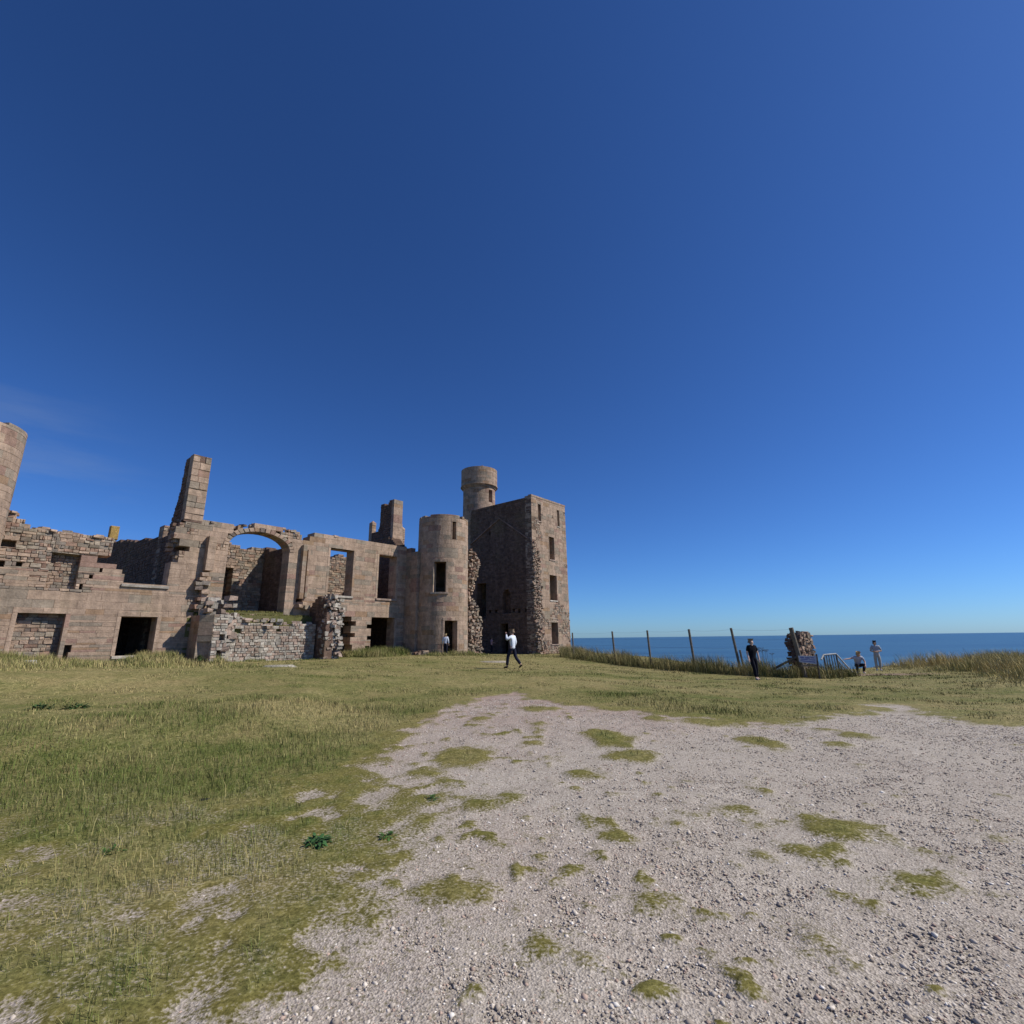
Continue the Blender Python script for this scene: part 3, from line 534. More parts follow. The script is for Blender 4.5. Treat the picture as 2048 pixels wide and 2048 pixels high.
def ground_mat():
    m,t,b,l=newmat('ground'); N=t.nodes.new
    g=N('ShaderNodeAttribute'); g.attribute_name='gravel'; d=N('ShaderNodeAttribute'); d.attribute_name='dry'; p=N('ShaderNodeAttribute'); p.attribute_name='path'; pk=N('ShaderNodeAttribute'); pk.attribute_name='pink'
    tc=N('ShaderNodeTexCoord')
    def noise(s,det=5,ro=.65):
        n=N('ShaderNodeTexNoise'); n.inputs['Scale'].default_value=s; n.inputs['Detail'].default_value=det; n.inputs['Roughness'].default_value=ro; l(tc.outputs['Object'],n.inputs['Vector']); return n
    def rng_(src,a,bb,c,dd):
        r=N('ShaderNodeMapRange'); r.inputs[1].default_value=a; r.inputs[2].default_value=bb; r.inputs[3].default_value=c; r.inputs[4].default_value=dd; l(src,r.inputs[0]); return r.outputs[0]
    def mix(f,a,bb,mode='MIX'):
        x=N('ShaderNodeMix'); x.data_type='RGBA'; x.blend_type=mode
        for s,k in ((f,0),(a,6),(bb,7)):
            if isinstance(s,(tuple,float,int)): x.inputs[k].default_value=s
            else: l(s,x.inputs[k])
        return x.outputs[2]
    n1=noise(2.2,7); n2=noise(11,6,.7); n3=noise(38,4)
    gm=N('ShaderNodeMath'); gm.operation='ADD'; l(d.outputs['Fac'],gm.inputs[0]); l(rng_(n2.outputs[0],.25,.75,-.42,.42),gm.inputs[1])
    grass=mix(rng_(gm.outputs[0],.0,1.,0,1),(.092,.112,.024,1),(.285,.235,.105,1))
    grass=mix(rng_(n1.outputs[0],.3,.7,0,.55),grass,(.17,.155,.045,1))
    ms=N('ShaderNodeAttribute'); ms.attribute_name='moss'
    n5=noise(4.5,8,.8); n6=noise(.9,4)
    grass=mix(rng_(n5.outputs[0],.47,.66,0,.8),grass,(.070,.084,.022,1)); grass=mix(rng_(n6.outputs[0],.45,.75,0,.55),grass,(.25,.185,.085,1))
    grass=mix(rng_(ms.outputs['Fac'],0,1,0,.8),grass,(.150,.128,.034,1))
    grass=mix(1.0,grass,rng_(n3.outputs[0],.3,.7,.45,1.5),'MULTIPLY'); grass=mix(1.0,grass,rng_(n2.outputs[0],.3,.7,.7,1.3),'MULTIPLY')
    vo=N('ShaderNodeTexVoronoi'); vo.inputs['Scale'].default_value=75; l(tc.outputs['Object'],vo.inputs['Vector'])
    v2=N('ShaderNodeTexVoronoi'); v2.inputs['Scale'].default_value=17; l(tc.outputs['Object'],v2.inputs['Vector'])
    sx=N('ShaderNodeSeparateXYZ'); l(vo.outputs['Color'],sx.inputs[0])
    gv=mix(rng_(sx.outputs[0],0,1,0,1),(.23,.195,.158,1),(.60,.53,.445,1))
    gv=mix(rng_(v2.outputs['Distance'],.0,.5,.0,.35),gv,(.335,.287,.238,1))
    gv=mix(rng_(pk.outputs['Fac'],0,1,0,.75),gv,(.32,.215,.18,1))
    n7=noise(.55,4); gv=mix(rng_(n7.outputs[0],.48,.68,0,.4),gv,(.50,.445,.37,1)); gv=mix(rng_(n1.outputs[0],.42,.75,.0,.4),gv,(.22,.18,.145,1))
    ga=N('ShaderNodeMath'); ga.operation='ADD'; l(g.outputs['Fac'],ga.inputs[0]); l(rng_(n3.outputs[0],.3,.7,-.55,.55),ga.inputs[1])
    gf=rng_(ga.outputs[0],.25,.8,0,1)
    col=mix(gf,grass,gv)
    col=mix(rng_(p.outputs['Fac'],0,.8,0,.9),col,(.24,.165,.125,1))
    l(col,b.inputs['Base Color']); b.inputs['Roughness'].default_value=.95; b.inputs['Specular IOR Level'].default_value=.1
    h=mix(gf,n3.outputs[0],vo.outputs['Distance'])
    bp=N('ShaderNodeBump'); bp.inputs['Strength'].default_value=.5; bp.inputs['Distance'].default_value=.016; l(h,bp.inputs['Height']); l(bp.outputs[0],b.inputs['Normal'])
    return m
pink=np.clip(smooth(7.5,13.5,Y)*(X<5)*1.0+.6*(fbm(X*.5,Y*.5,91)-.5)+.25*smooth(1.,-3,X),0,1)
ground=npmesh('ground',V,Q.ravel(),np.full(len(Q),4),{'gravel':('FLOAT',G.ravel()),'dry':('FLOAT',dryness(X,Y).ravel()),'path':('FLOAT',pt.ravel()),'moss':('FLOAT',(smooth(-.75,-.05,gr)*smooth(16,9,RR)).ravel()),'pink':('FLOAT',pink.ravel())},ground_mat())
tag(ground,'clifftop field of worn grass running into pale gravel','ground',kind='structure')
# ------------------------------------------------------------------ sea
m,t,b,l=newmat('sea_water'); N=t.nodes.new
b.inputs['Base Color'].default_value=(.012,.055,.115,1); b.inputs['Roughness'].default_value=.32; b.inputs['IOR'].default_value=1.33; b.inputs['Specular IOR Level'].default_value=.22
tc=N('ShaderNodeTexCoord'); mp=N('ShaderNodeMapping'); mp.inputs['Rotation'].default_value=(0,0,R(20)); mp.inputs['Scale'].default_value=(.03,.11,1); l(tc.outputs['Object'],mp.inputs[0])
n=N('ShaderNodeTexNoise'); n.inputs['Scale'].default_value=1; n.inputs['Detail'].default_value=8; n.inputs['Roughness'].default_value=.6; l(mp.outputs[0],n.inputs['Vector'])
bp=N('ShaderNodeBump'); bp.inputs['Strength'].default_value=.7; bp.inputs['Distance'].default_value=2.2; l(n.outputs[0],bp.inputs['Height']); l(bp.outputs[0],b.inputs['Normal'])
mp2=N('ShaderNodeMapping'); mp2.inputs['Scale'].default_value=(.0012,.006,1); l(tc.outputs['Object'],mp2.inputs[0])
n2=N('ShaderNodeTexNoise'); n2.inputs['Scale'].default_value=1; n2.inputs['Detail'].default_value=5; l(mp2.outputs[0],n2.inputs['Vector'])
cr=N('ShaderNodeValToRGB'); cr.color_ramp.elements[0].position=.3; cr.color_ramp.elements[0].color=(.028,.074,.130,1); cr.color_ramp.elements[1].position=.72; cr.color_ramp.elements[1].color=(.052,.128,.190,1)
l(n2.outputs[0],cr.inputs[0]); l(cr.outputs[0],b.inputs['Base Color'])
S=90000; sea=MB(); sea.add([(-S,-S,-30),(S,-S,-30),(S,S,-30),(-S,S,-30)],[(0,1,2,3)],(1,1,1)); tag(sea.build('sea',m),'calm deep blue sea reaching the horizon','sea',kind='structure')
# ------------------------------------------------------------------ grass blades
GM,t,b,l=newmat('grass_blades'); at=t.nodes.new('ShaderNodeAttribute'); at.attribute_name='col'; l(at.outputs['Color'],b.inputs['Base Color']); b.inputs['Roughness'].default_value=.75; b.inputs['Specular IOR Level'].default_value=.12
def blades(name,x,y,h,wd,dry,lean=.45,zoff=-.02,zz=None,seedh=False,label='',gcol=None,bright=1.0):
    n=len(x); z=(gz(x,y) if zz is None else zz)+zoff
    az=rng.uniform(0,2*np.pi,n); az=np.where(rng.random(n)<.55,rng.normal(2.6,.9,n),az); a2=rng.uniform(0,2*np.pi,n); le=rng.uniform(.1,1,n)*lean*h
    ux,uy=np.cos(az),np.sin(az); wx,wy=np.cos(a2)*wd/2,np.sin(a2)*wd/2
    B=np.stack([x,y,z],-1); Vv=np.zeros((n,5,3))
    Wd=np.stack([wx,wy,np.zeros(n)],-1); mid=np.stack([ux*le*.3,uy*le*.3,h*.6],-1); tip=np.stack([ux*le,uy*le,h*(1-.25*(le/h)**2)],-1)
    Vv[:,0]=B-Wd; Vv[:,1]=B+Wd; Vv[:,2]=B+mid-Wd*.75; Vv[:,3]=B+mid+Wd*.75; Vv[:,4]=B+tip
    base=np.arange(n)[:,None]*5
    F=np.concatenate([base+np.array([[0,1,3,2]]),base+np.array([[2,3,4]])],1).ravel()
    sz=np.tile([4,3],n)
    green=np.array(gcol if gcol is not None else (.080,.110,.022)); straw=np.array((.36,.285,.13))
    k=np.clip(dry+rng.normal(0,.22,n),0,1)[:,None]; c=(green*(1-k)+straw*k)*rng.uniform(.5,1.5,(n,1))*bright
    C=np.ones((n,5,4)); C[:,:,:3]=c[:,None]
    o=npmesh(name,Vv.reshape(-1,3),F,sz,{'col':('FLOAT_COLOR',C.reshape(-1,4))},GM,False)
    return tag(o,label,'grass',kind='stuff')
def wedge(n,r0,r1,p,half=52):
    u=rng.random(n); r=(r0**p+u*(r1**p-r0**p))**(1/p); a=np.radians(rng.uniform(-half,half,n)); return np.sin(a)*r,np.cos(a)*r
def in_castle(x,y):
    a=(x-A0.x)*D.x+(y-A0.y)*D.y; bb=(x-A0.x)*NN.x+(y-A0.y)*NN.y
    return (bb<.05)|((a>-13.7)&(a<-5.5)&(bb<1.55))|(((a-2.42)**2+(bb-1.72)**2)<4.0)|((a>4)&(bb<2))
x,y=wedge(330000,2.3,46,.75)
g,_=gravel_raw(x,y); lush=fbm(x*.8,y*.8,33); keep=(g<-.02+.25*rng.random(len(x))*(rng.random(len(x))<.25))&~in_castle(x,y)&(y<np.interp(x,EX,EY)+1)
x,y,g,lush=x[keep],y[keep],g[keep],lush[keep]; r=np.hypot(x,y)
dr=dryness(x,y)
long_=smooth(-.15,-.9,g)
h=(.022+.05*long_+.05*long_*lush+.02*long_*np.exp(-((x+5)**2/9+(y-7)**2/5)))*rng.uniform(.55,1.5,len(x)); wd=np.maximum(.0035,r*.00085)*rng.uniform(.7,1.3,len(x))
h*=1-.62*smooth(7.5,17,r)
h=np.where(rng.random(len(x))<.02*long_*smooth(13,8,r),h*2.2,h)
mossy=smooth(-.75,-.05,g)*smooth(16,9,r)
clump=smooth(.52,.66,fbm(x*1.1,y*1.6,151,3)); h*=1+1.1*clump*smooth(8,14,r)
mg=mossy[:,None]*np.array((.140,.122,.030))+(1-mossy[:,None])*np.array((.098,.128,.030)); mg=mg*(1-.12*clump[:,None])
blades('meadow_grass',x,y,h,wd,np.clip(dr-.25*mossy-.12*clump,0,1),.8,gcol=mg,label='short worn meadow grass covering the castle field')
# tall rough grass: along fence, right mound, at the foot of the walls
FP=[Vector(p) for p in ((4.3,37.),(6.27,32.),(7.68,29.),(9.24,26.5),(10.66,24.5),(12.51,22.5))]
def strip(pts,n,w0,w1):
    pts=[np.array(p[:2]) for p in pts]; seg=[np.hypot(*(b-a)) for a,b in zip(pts,pts[1:])]; cs=np.cumsum([0]+seg); u=rng.random(n)*cs[-1]; o=np.zeros((n,2))
    for i in range(len(seg)):
        k=(u>=cs[i])&(u<=cs[i+1]); t=((u[k]-cs[i])/seg[i])[:,None]; d=(pts[i+1]-pts[i])/seg[i]; nn=np.array([-d[1],d[0]])
        o[k]=pts[i]*(1-t)+pts[i+1]*t+nn*rng.uniform(w0,w1,k.sum())[:,None]
    return o[:,0],o[:,1]
x,y=strip([(5.4,49),(4.3,38)]+[tuple(p) for p in FP]+[(13.6,23.2),(14.6,24.1),(15.6,25.0)],30000,-.9,1.1)
h=rng.uniform(.12,.66,len(x))*(.35+1.2*smooth(.3,.7,fbm(x*.9,y*.9,4))); blades('tall_grass',x,y,h,np.full(len(x),.016),np.clip(.30+.8*(fbm(x*.7,y*.7,12)-.5)+.25*(h>.45),0,1),.55,label='long rough grass growing along the wire fence',gcol=(.070,.088,.022),bright=1.0)
x=rng.uniform(13.5,48,150000); y=rng.uniform(13.5,41,150000); e=np.interp(x,EX,EY)
k=(y<e+.6)&(x>np.interp(y,[13.5,15.5,20,24.5,28],[14.6,15.2,18.4,19.2,21.6]))&(fbm(x*.5,y*.5,2)>.3); k&=~((x>19.2)&(x<21.3)&(y>27.2)); x,y=x[k],y[k]
edge=smooth(0,3.2,x-np.interp(y,[13.5,15.5,20,24.5,28],[14.6,15.2,18.4,19.2,21.6]))*.9+.1; q=fbm(x*.8,y*.8,6); h=rng.uniform(.12,.62,len(x))*(.25+1.4*smooth(.3,.7,q))*edge+.05; kk=rng.random(len(x))<.25+.8*edge*smooth(.25,.6,q); x,y,h=x[kk],y[kk],h[kk]; blades('tall_grass',x,y,h,np.full(len(x),.02),np.clip(.78+.9*(fbm(x*.5,y*.5,22)-.5),0,1),.6,label='golden rough grass on the mound at the cliff edge',bright=1.4)
def castle_strip(segs,label,hm,dry,n,name='tall_grass',gcol=None):
    xs=[];ys=[]
    for a0,a1,b0,b1,wt in segs:
        m=int(n*wt); a=rng.uniform(a0,a1,m); bb=b0+(b1-b0)*rng.random(m)**1.3; xs.append(A0.x+D.x*a+NN.x*bb); ys.append(A0.y+D.y*a+NN.y*bb)
    x=np.concatenate(xs); y=np.concatenate(ys); k=~in_castle(x,y); x,y=x[k],y[k]
    nz_=smooth(.3,.7,fbm(x*.75,y*.75,41)); h=rng.uniform(.25,1,len(x))*hm*(.3+1.0*nz_); bq=(x-A0.x)*NN.x+(y-A0.y)*NN.y; fall=np.clip((bq-1.0)/7,0,1)*1.1; h*=1-.75*np.clip(fall,0,1); kk=rng.random(len(x))<(.3+nz_-fall*.9+.5*(fbm(x*1.7,y*1.7,43,2)-.4)); x,y,h,nz_=x[kk],y[kk],h[kk],nz_[kk]
    blades(name,x,y,h,np.full(len(x),.018),np.clip(dry+1.0*(fbm(x*.9,y*.9,77)-.5),0,1),.6,label=label,gcol=gcol,bright=1.15)
castle_strip([(-23,-14.2,.05,3.6,.6),(-24,-12.8,2.5,8.5,.55)],'long yellowish grass at the foot of the left wall',.55,.60,44000)
castle_strip([(-4.6,1.2,.1,2.6,.6),(-.5,4.5,2.2,4.6,.4)],'long grass before the right doorways and round tower',.62,.42,20000)
castle_strip([(-13.6,-5,1.5,2.1,.4),(4.2,7,2,2.8,.2),(12.5,20,2,3.2,.4)],'short green grass fringing the bay and tower bases',.22,.22,9000)
# turf on top of the fallen bay
a=rng.uniform(-12.2,-7.2,9000); bb=rng.uniform(-.3,.95,9000); x=A0.x+D.x*a+NN.x*bb; y=A0.y+D.y*a+NN.y*bb
zz=np.where(bb>.35,2.5,3.12)+np.where(bb<.0,.18,0); k=(fbm(a*1.3,bb*2.2,3)>.40); 
blades('turf',x[k],y[k],rng.uniform(.05,.16,k.sum()),np.full(k.sum(),.02),np.full(k.sum(),.3),.7,zz=zz[k],label='turf growing on top of the fallen bay',gcol=(.10,.11,.02))
# ------------------------------------------------------------------ gravel stones
x,y=wedge(190000,2.3,14,.7,56); gg=gravel(x,y); k=(gg>.3+.5*rng.random(len(x)))&(rng.random(len(x))<.5+1.0*smooth(.35,.65,fbm(x*.8,y*.8,171))); x,y=x[k],y[k]; n=len(x); r=np.hypot(x,y)
s=np.maximum(np.minimum(rng.gamma(1.6,.0022,n)+.0030,.019),r*.0008); s=np.where(rng.random(n)<.004,s*1.8,s); z=gz(x,y)-.018+s*.2
O=np.array([(1,0,0),(0,1,0),(-1,0,0),(0,-1,0),(0,0,.65),(0,0,-.65)]); aa=rng.uniform(0,6.28,n); st=rng.uniform(.7,1.5,(n,1,3))*s[:,None,None]
P=O[None]*st*(1+rng.normal(0,.18,(n,6,3))); ca,sa=np.cos(aa)[:,None],np.sin(aa)[:,None]
P=np.stack([P[:,:,0]*ca-P[:,:,1]*sa+x[:,None],P[:,:,0]*sa+P[:,:,1]*ca+y[:,None],P[:,:,2]+z[:,None]],-1)
Fo=np.array([(0,1,4),(1,2,4),(2,3,4),(3,0,4),(1,0,5),(2,1,5),(3,2,5),(0,3,5)]).ravel()
F=(np.arange(n)[:,None]*6+Fo[None]).ravel()
pal=np.array([(.40,.345,.285),(.53,.465,.39),(.28,.235,.19),(.38,.28,.22),(.66,.61,.54),(.19,.16,.135)]); pi=rng.choice(6,n,p=[.34,.24,.19,.13,.05,.05])
C=np.ones((n,6,4)); C[:,:,:3]=(pal[pi]*1.1*rng.uniform(.8,1.2,(n,1)))[:,None]
tag(npmesh('gravel',P.reshape(-1,3),F,np.full(n*8,3),{'tone':('FLOAT_COLOR',C.reshape(-1,4))},PEB,False),'loose pale grey and pink gravel chips','gravel',kind='stuff')
# ------------------------------------------------------------------ leafy weeds
def weed(name,loc,n,rad,hgt,leaf,label,group=None,col=(.045,.10,.02)):
    mb=MB()
    for i in range(n):
        a=random.uniform(0,6.283); e=random.random()**.6; L_=leaf*random.uniform(.6,1.2); wdt=L_*random.uniform(.3,.45)
        bx,by=rad*e*math.cos(a)*.6,rad*e*math.sin(a)*.6; bz=random.random()*hgt*(1-e*.6)
        tilt=random.uniform(-.2,.9); dx,dy=math.cos(a),math.sin(a); up=math.sin(tilt); fw=math.cos(tilt)
        pts=[]
        for u,wf in ((0,.15),(.35,1),(.7,.75),(1,.05)):
            q=(bx+dx*fw*L_*u,by+dy*fw*L_*u,bz+up*L_*u-.35*L_*u*u)
            for sgn in (-1,1): pts.append((q[0]-dy*wdt/2*wf*sgn,q[1]+dx*wdt/2*wf*sgn,q[2]+.12*L_*wf*(0 if u in (0,1) else abs(sgn))*.3))
        v=random.uniform(.6,1.5); mb.add(pts,[(0,1,3,2),(2,3,5,4),(4,5,7,6)],tuple(c*v for c in col))
        if i%4==0: mb.tube((bx*.3,by*.3,-.02),(bx,by,bz+.01),.004*leaf/.1,n=4,col=(.08,.10,.03))
    o=mb.build(name,LEAF); o.location=(loc[0],loc[1],float(gz(np.array([loc[0]]),np.array([loc[1]]))[0]) if len(loc)<3 else loc[2]); return tag(o,label,'plant',group)
weed('dock_plant',(-1.67,4.72),75,.13,.07,.075,'small dark green leafy weed on the near gravel',col=(.035,.09,.025))
weed('low_weed',(-1.12,4.86),40,.11,.03,.05,'flat green weed right of the dark leafy one')
weed('low_weed',(-3.3,4.6),40,.14,.03,.06,'low green weed near the bottom left corner')
weed('low_weed',(-.9,5.9),30,.1,.04,.05,'bright weed at the left edge of the gravel')
for i,(px,py,lb) in enumerate(((-10.13,11.26,'left of two dark weed clumps low in the field'),(-9.4,11.3,'right of two dark weed clumps low in the field'))): weed('weed_clump',(px,py),90,.35,.10,.12,lb,'dark weed clumps',(.03,.06,.015))
for i,(a_,b_,lb,rr,hh) in enumerate(((-14.4,.8,'nettle bush beneath the shadowed wall left of the bay',.5,.6),(-13.7,2.2,'nettle bush with pale flowers at the bay corner',.35,.5),(-15.4,1.6,'nettle bush under the low dark window',.5,.45),(-17.0,3.2,'leafy clump in the long yellow grass',.6,.3),(-21.0,1.0,'dark green nettles at the blocked doorway',.6,.5),(-19.0,.9,'green nettles at the foot of the door jamb',.4,.35))):
    p=W(a_,b_); weed('nettle_bush',(p.x,p.y),150,rr,hh,.17,lb,'nettle bushes along the left wall',(.045,.075,.02))
# dried flower stalks by the fence
mb=MB()
for i in range(9):
    x0,y0=random.uniform(-.35,.35),random.uniform(-.2,.2); hh=random.uniform(.8,1.2); tx,ty=x0+random.uniform(-.15,.15),y0
    mb.tube((x0,y0,0),(tx,ty,hh),.008,.005,5,(.10,.075,.045))
    for k in range(8): 
        a_=k*.785; mb.tube((tx,ty,hh),(tx+.09*math.cos(a_),ty+.09*math.sin(a_),hh+.08),.003,.003,4,(.10,.075,.045)); mb.rock((tx+.09*math.cos(a_),ty+.09*math.sin(a_),hh+.09),.03,.03,.02,(.09,.06,.04))
o=mb.build('dried_flower_stalks',LEAF); o.location=(11.9,24.6,-.12); tag(o,'dried brown umbel stalks in the grass beside the thick post','plant')
# stones lying in the grass
def lay(name,loc,sx,sy,sz,col,label,cat='stone'):
    mb=MB(); n=9; pts=[]
    for z in (0,1):
        for i in range(n):
            a_=2*math.pi*i/n; rr=(1-.25*z)*(1+.15*math.sin(i*2.3)); pts.append((sx/2*rr*math.cos(a_),sy/2*rr*math.sin(a_),sz*z+.01*math.sin(i)))
    mb.add(pts,[tuple(range(n))[::-1],tuple(range(n,2*n))]+[(i,(i+1)%n,n+(i+1)%n,n+i) for i in range(n)],col)
    o=mb.build(name,ROCKM); o.location=(loc[0],loc[1],float(gz(np.array([loc[0]]),np.array([loc[1]]))[0])-.02 if len(loc)<3 else loc[2]); return tag(o,label,cat)
lay('flat_slab',(-1.15,27.8),1.9,.6,.09,(.36,.31,.24),'flat pale slab in the grass left of the walking man')
lay('flat_slab',(-10.2,22.4),1.7,.5,.10,(.40,.36,.28),'flat pale slab in the grass below the bay wall')
p=W(-19.8,2.6); lay('white_stone',(p.x,p.y),.6,.35,.22,(.6,.58,.52),'whitish stone in the grass before the blocked doorway')
lay('slab_on_turf',tuple(W(-10.6,.55,2.52)),2.2,.3,.06,(.5,.44,.38),'long pale slab lying on the turf of the bay')
lay('slab_on_turf',tuple(W(-8.6,.45,2.55)),1.2,.3,.08,(.46,.38,.33),'short pinkish slab on the bay turf beside the stub')
lay('dark_scrap',(-3.39,5.95),.19,.1,.03,(.02,.02,.022),'small black scrap lying on the mossy ground','scrap')
# ------------------------------------------------------------------ ruined pillar, fence, sign, rail
def gzz(x,y): return float(gz(np.array([x]),np.array([y]))[0])
base=empty('rubble_pillar',(14.1,25.3,gzz(14,25.3)),.5,label='squat brown rubble pillar behind the thick fence post',cat='ruin')
mb=MB(); H_=1.72-base.location.z+.1
masonry(mb,[(-.52,-.3),(-.52,H_-.5),(-.4,H_-.1),(0,H_-.05),(.35,H_-.12),(.5,H_-.5),(.55,-.3)],[],planar(-.22,'a'),.5,'dark'); mb.build('core',RUB,base)
mb=MB(); rubble(mb,[(-.6,0),(-.6,H_-.3),(-.45,H_),(.45,H_),(.6,H_-.3),(.66,0)],planar(0,'a'),-.36,-.22,(.14,.32),.15,'rub',.55); rubble(mb,[(-.35,0),(-.35,H_-.2),(.4,H_-.2),(.4,0)],planar(0,'b'),-.60,-.5,(.14,.3),.16,'dark',.55); rubble(mb,[(-.35,0),(-.35,H_-.2),(.4,H_-.2),(.4,0)],planar(0,'b'),.5,.62,(.14,.32),.15,'rub',.55)
rubble(mb,[(-.5,H_-.12),(-.5,H_+.02),(.5,H_+.02),(.5,H_-.12)],planar(0,'a'),-.35,.3,(.15,.35),.18,'rub',.5); mb.build('loose_stones',RUB,base); base.scale=(.82,.82,1)
fence=empty('wire_fence',(8,28,0),label='leaning wooden post and wire fence along the cliff top',cat='fence')
woodc=(.16,.135,.105)
tops=[]
for i,(p,tx,r_) in enumerate(zip(FP,(-.05,-.13,-.12,-.2,-.33,-.42),(.05,.055,.055,.06,.06,.095))):
    z=gzz(p.x,p.y); top=Vector((p.x+tx*.6,p.y,2.02 if i<5 else 1.97)); bot=Vector((p.x-tx*.25,p.y,z-.3))
    mb=MB(); c_=Vector((8,28,0)); mb.tube(bot-c_,top-c_,r_*1.08,r_,8,woodc); mb.build('post',WOOD,fence); tops.append((bot,top))
c_=Vector((8,28,0)); mb=MB(); mb.tube(Vector((10.85,24.4,gzz(10.85,24.4)-.1))-c_,Vector((10.72,24.4,1.0))-c_,.045,.045,7,woodc); mb.build('post',WOOD,fence)
mb=MB(); mb.tube(Vector((11.0,23.4,gzz(11,23.4)))-c_,Vector((12.4,22.55,.75))-c_,.05,.05,7,(.12,.10,.08)); mb.build('brace',WOOD,fence)
ext=[(Vector((5.3,47,-.1)),Vector((5.3,47,1.9)))]+tops
for f in (.97,.8,.62,.45,.3):
    mb=MB()
    for (b0,t0),(b1,t1) in zip(ext,ext[1:]):
        p0=b0.lerp(t0,f); p1=b1.lerp(t1,f); pr=p0
        for k in range(1,7):
            u=k/6; q=p0.lerp(p1,u)-Vector((0,0,.05*math.sin(math.pi*u))); mb.tube(pr-c_,q-c_,.0035,.0035,4,(.25,.25,.25),False); pr=q
    mb.build('wire',WIREM,fence)
sg_=empty('sign_board',(12.5,22.0,gzz(12.5,22.)),.0,label='weathered blue and white notice board beside the thick post',cat='sign')
z0=-sg_.location.z; mb=MB()
bx=[(-.38,0,.80+z0),(.36,-.05,.78+z0),(.33,-.05,.44+z0),(-.36,0,.54+z0)]
mb.add([(x,y,z) for x,y,z in bx]+[(x,y+.025,z) for x,y,z in bx],[(3,2,1,0),(4,5,6,7),(0,1,5,4),(1,2,6,5),(2,3,7,6),(3,0,4,7)],(.36,.38,.46)); mb.build('board',PAINT,sg_)
mb=MB()
for k,(u0,u1,v0,v1) in enumerate(((.08,.3,.16,.34),(.36,.62,.2,.36),(.66,.86,.18,.3),(.12,.5,.44,.58),(.55,.9,.46,.56),(.1,.9,.7,.82))):
    def pt_(u,v): 
        a=Vector(bx[0]).lerp(Vector(bx[1]),u); c=Vector(bx[3]).lerp(Vector(bx[2]),u); q=a.lerp(c,v); return (q.x,q.y-.005,q.z)
    mb.add([pt_(u0,v0),pt_(u1,v0),pt_(u1,v1),pt_(u0,v1)],[(3,2,1,0)],(.10,.12,.30))
mb.build('faded_lettering',PAINT,sg_)
mb=MB(); mb.tube((.37,-.03,-.25),(.39,-.03,.86+z0),.035,.035,7,(.10,.085,.07)); mb.build('post',WOOD,sg_)
mb=MB(); mb.box(-.3,.36,.0,.03,.36+z0,.42+z0,(.22,.17,.12)); mb.build('lower_rail',WOOD,sg_)
rail=empty('handrail',(15.2,25.,-.3),0,label='pale timber handrail going down steps at the cliff edge',cat='handrail')
def lr(x,y,z): return (x-15.2,y-25.,z+.3)
for nm,q0,q1,r_,c in (('rail',(14.62,24.6,.50),(15.0,25.,.70),.035,(.28,.28,.27)),('rail',(15.0,25.,.70),(15.68,25.1,.74),.045,(.42,.42,.40)),('rail',(15.68,25.1,.74),(16.5,25.3,-.2),.038,(.42,.44,.45)),('rail',(15.72,25.2,.5),(16.4,25.4,-.28),.025,(.3,.3,.3))):
    mb=MB(); mb.tube(lr(*q0),lr(*q1),r_,r_,6,c); mb.build(nm,WOOD,rail)
for i in range(6):
    u=i/5; x_=15.0+.68*u; mb=MB(); mb.tube(lr(x_+.04,25.+.1*u,-.5),lr(x_,25.+.1*u,.70+.04*u),.022 if i not in(0,5) else .04,None,6,(.14,.14,.14)); mb.build('baluster',WOOD,rail)
sp=empty('sign_post',(.75,47.6,gzz(.75,47.6)),0,label='thin leaning signpost in front of the dark tower wall',cat='sign post')
mb=MB(); mb.tube((-.03,0,-.2),(.26,0,2.35),.035,.03,7,(.30,.27,.23)); mb.build('post',WOOD,sp)
mb=MB(); mb.box(.24,.52,-.02,.0,1.5,1.62,(.75,.75,.72)); mb.build('sign',PAINT,sp)
# ------------------------------------------------------------------ people
def skin_mesh(name,verts,edges,radii,mat,parent,col,root=0,sub=1):
    m=bpy.data.meshes.new(name); m.from_pydata([tuple(v) for v in verts],edges,[]); o=link(bpy.data.objects.new(name,m))
    o.modifiers.new('skin','SKIN'); d=m.skin_vertices[0].data
    for i,r_ in enumerate(radii): d[i].radius=r_ if isinstance(r_,tuple) else (r_,r_)
    d[root].use_root=True
    s=o.modifiers.new('sub','SUBSURF'); s.levels=sub; s.render_levels=sub
    dg=bpy.context.evaluated_depsgraph_get(); me=bpy.data.meshes.new_from_object(o.evaluated_get(dg)); bpy.data.objects.remove(o)
    me.name=name; a=me.attributes.new('tone','FLOAT_COLOR','CORNER'); a.data.foreach_set('color',np.tile(np.array((*col,1),np.float32),len(me.loops)))
    me.polygons.foreach_set('use_smooth',np.ones(len(me.polygons),bool)); me.materials.clear(); me.materials.append(mat)
    ob=link(bpy.data.objects.new(name,me)); ob.parent=parent; return ob
STAND=dict(pel=(0,0,.95),wai=(0,.01,1.1),che=(0,0,1.3),nek=(0,0,1.47),he1=(0,.02,1.56),he2=(0,.02,1.66),
 shl=(-.17,0,1.41),ell=(-.235,-.02,1.14),wrl=(-.24,.07,.9),shr=(.17,0,1.41),elr=(.235,-.02,1.14),wrr=(.24,.07,.9),
 hil=(-.09,0,.92),knl=(-.1,.02,.5),anl=(-.1,-.01,.08),tol=(-.12,.15,.03),hir=(.09,0,.92),knr=(.1,.02,.5),anr=(.1,-.01,.08),tor=(.12,.15,.03))
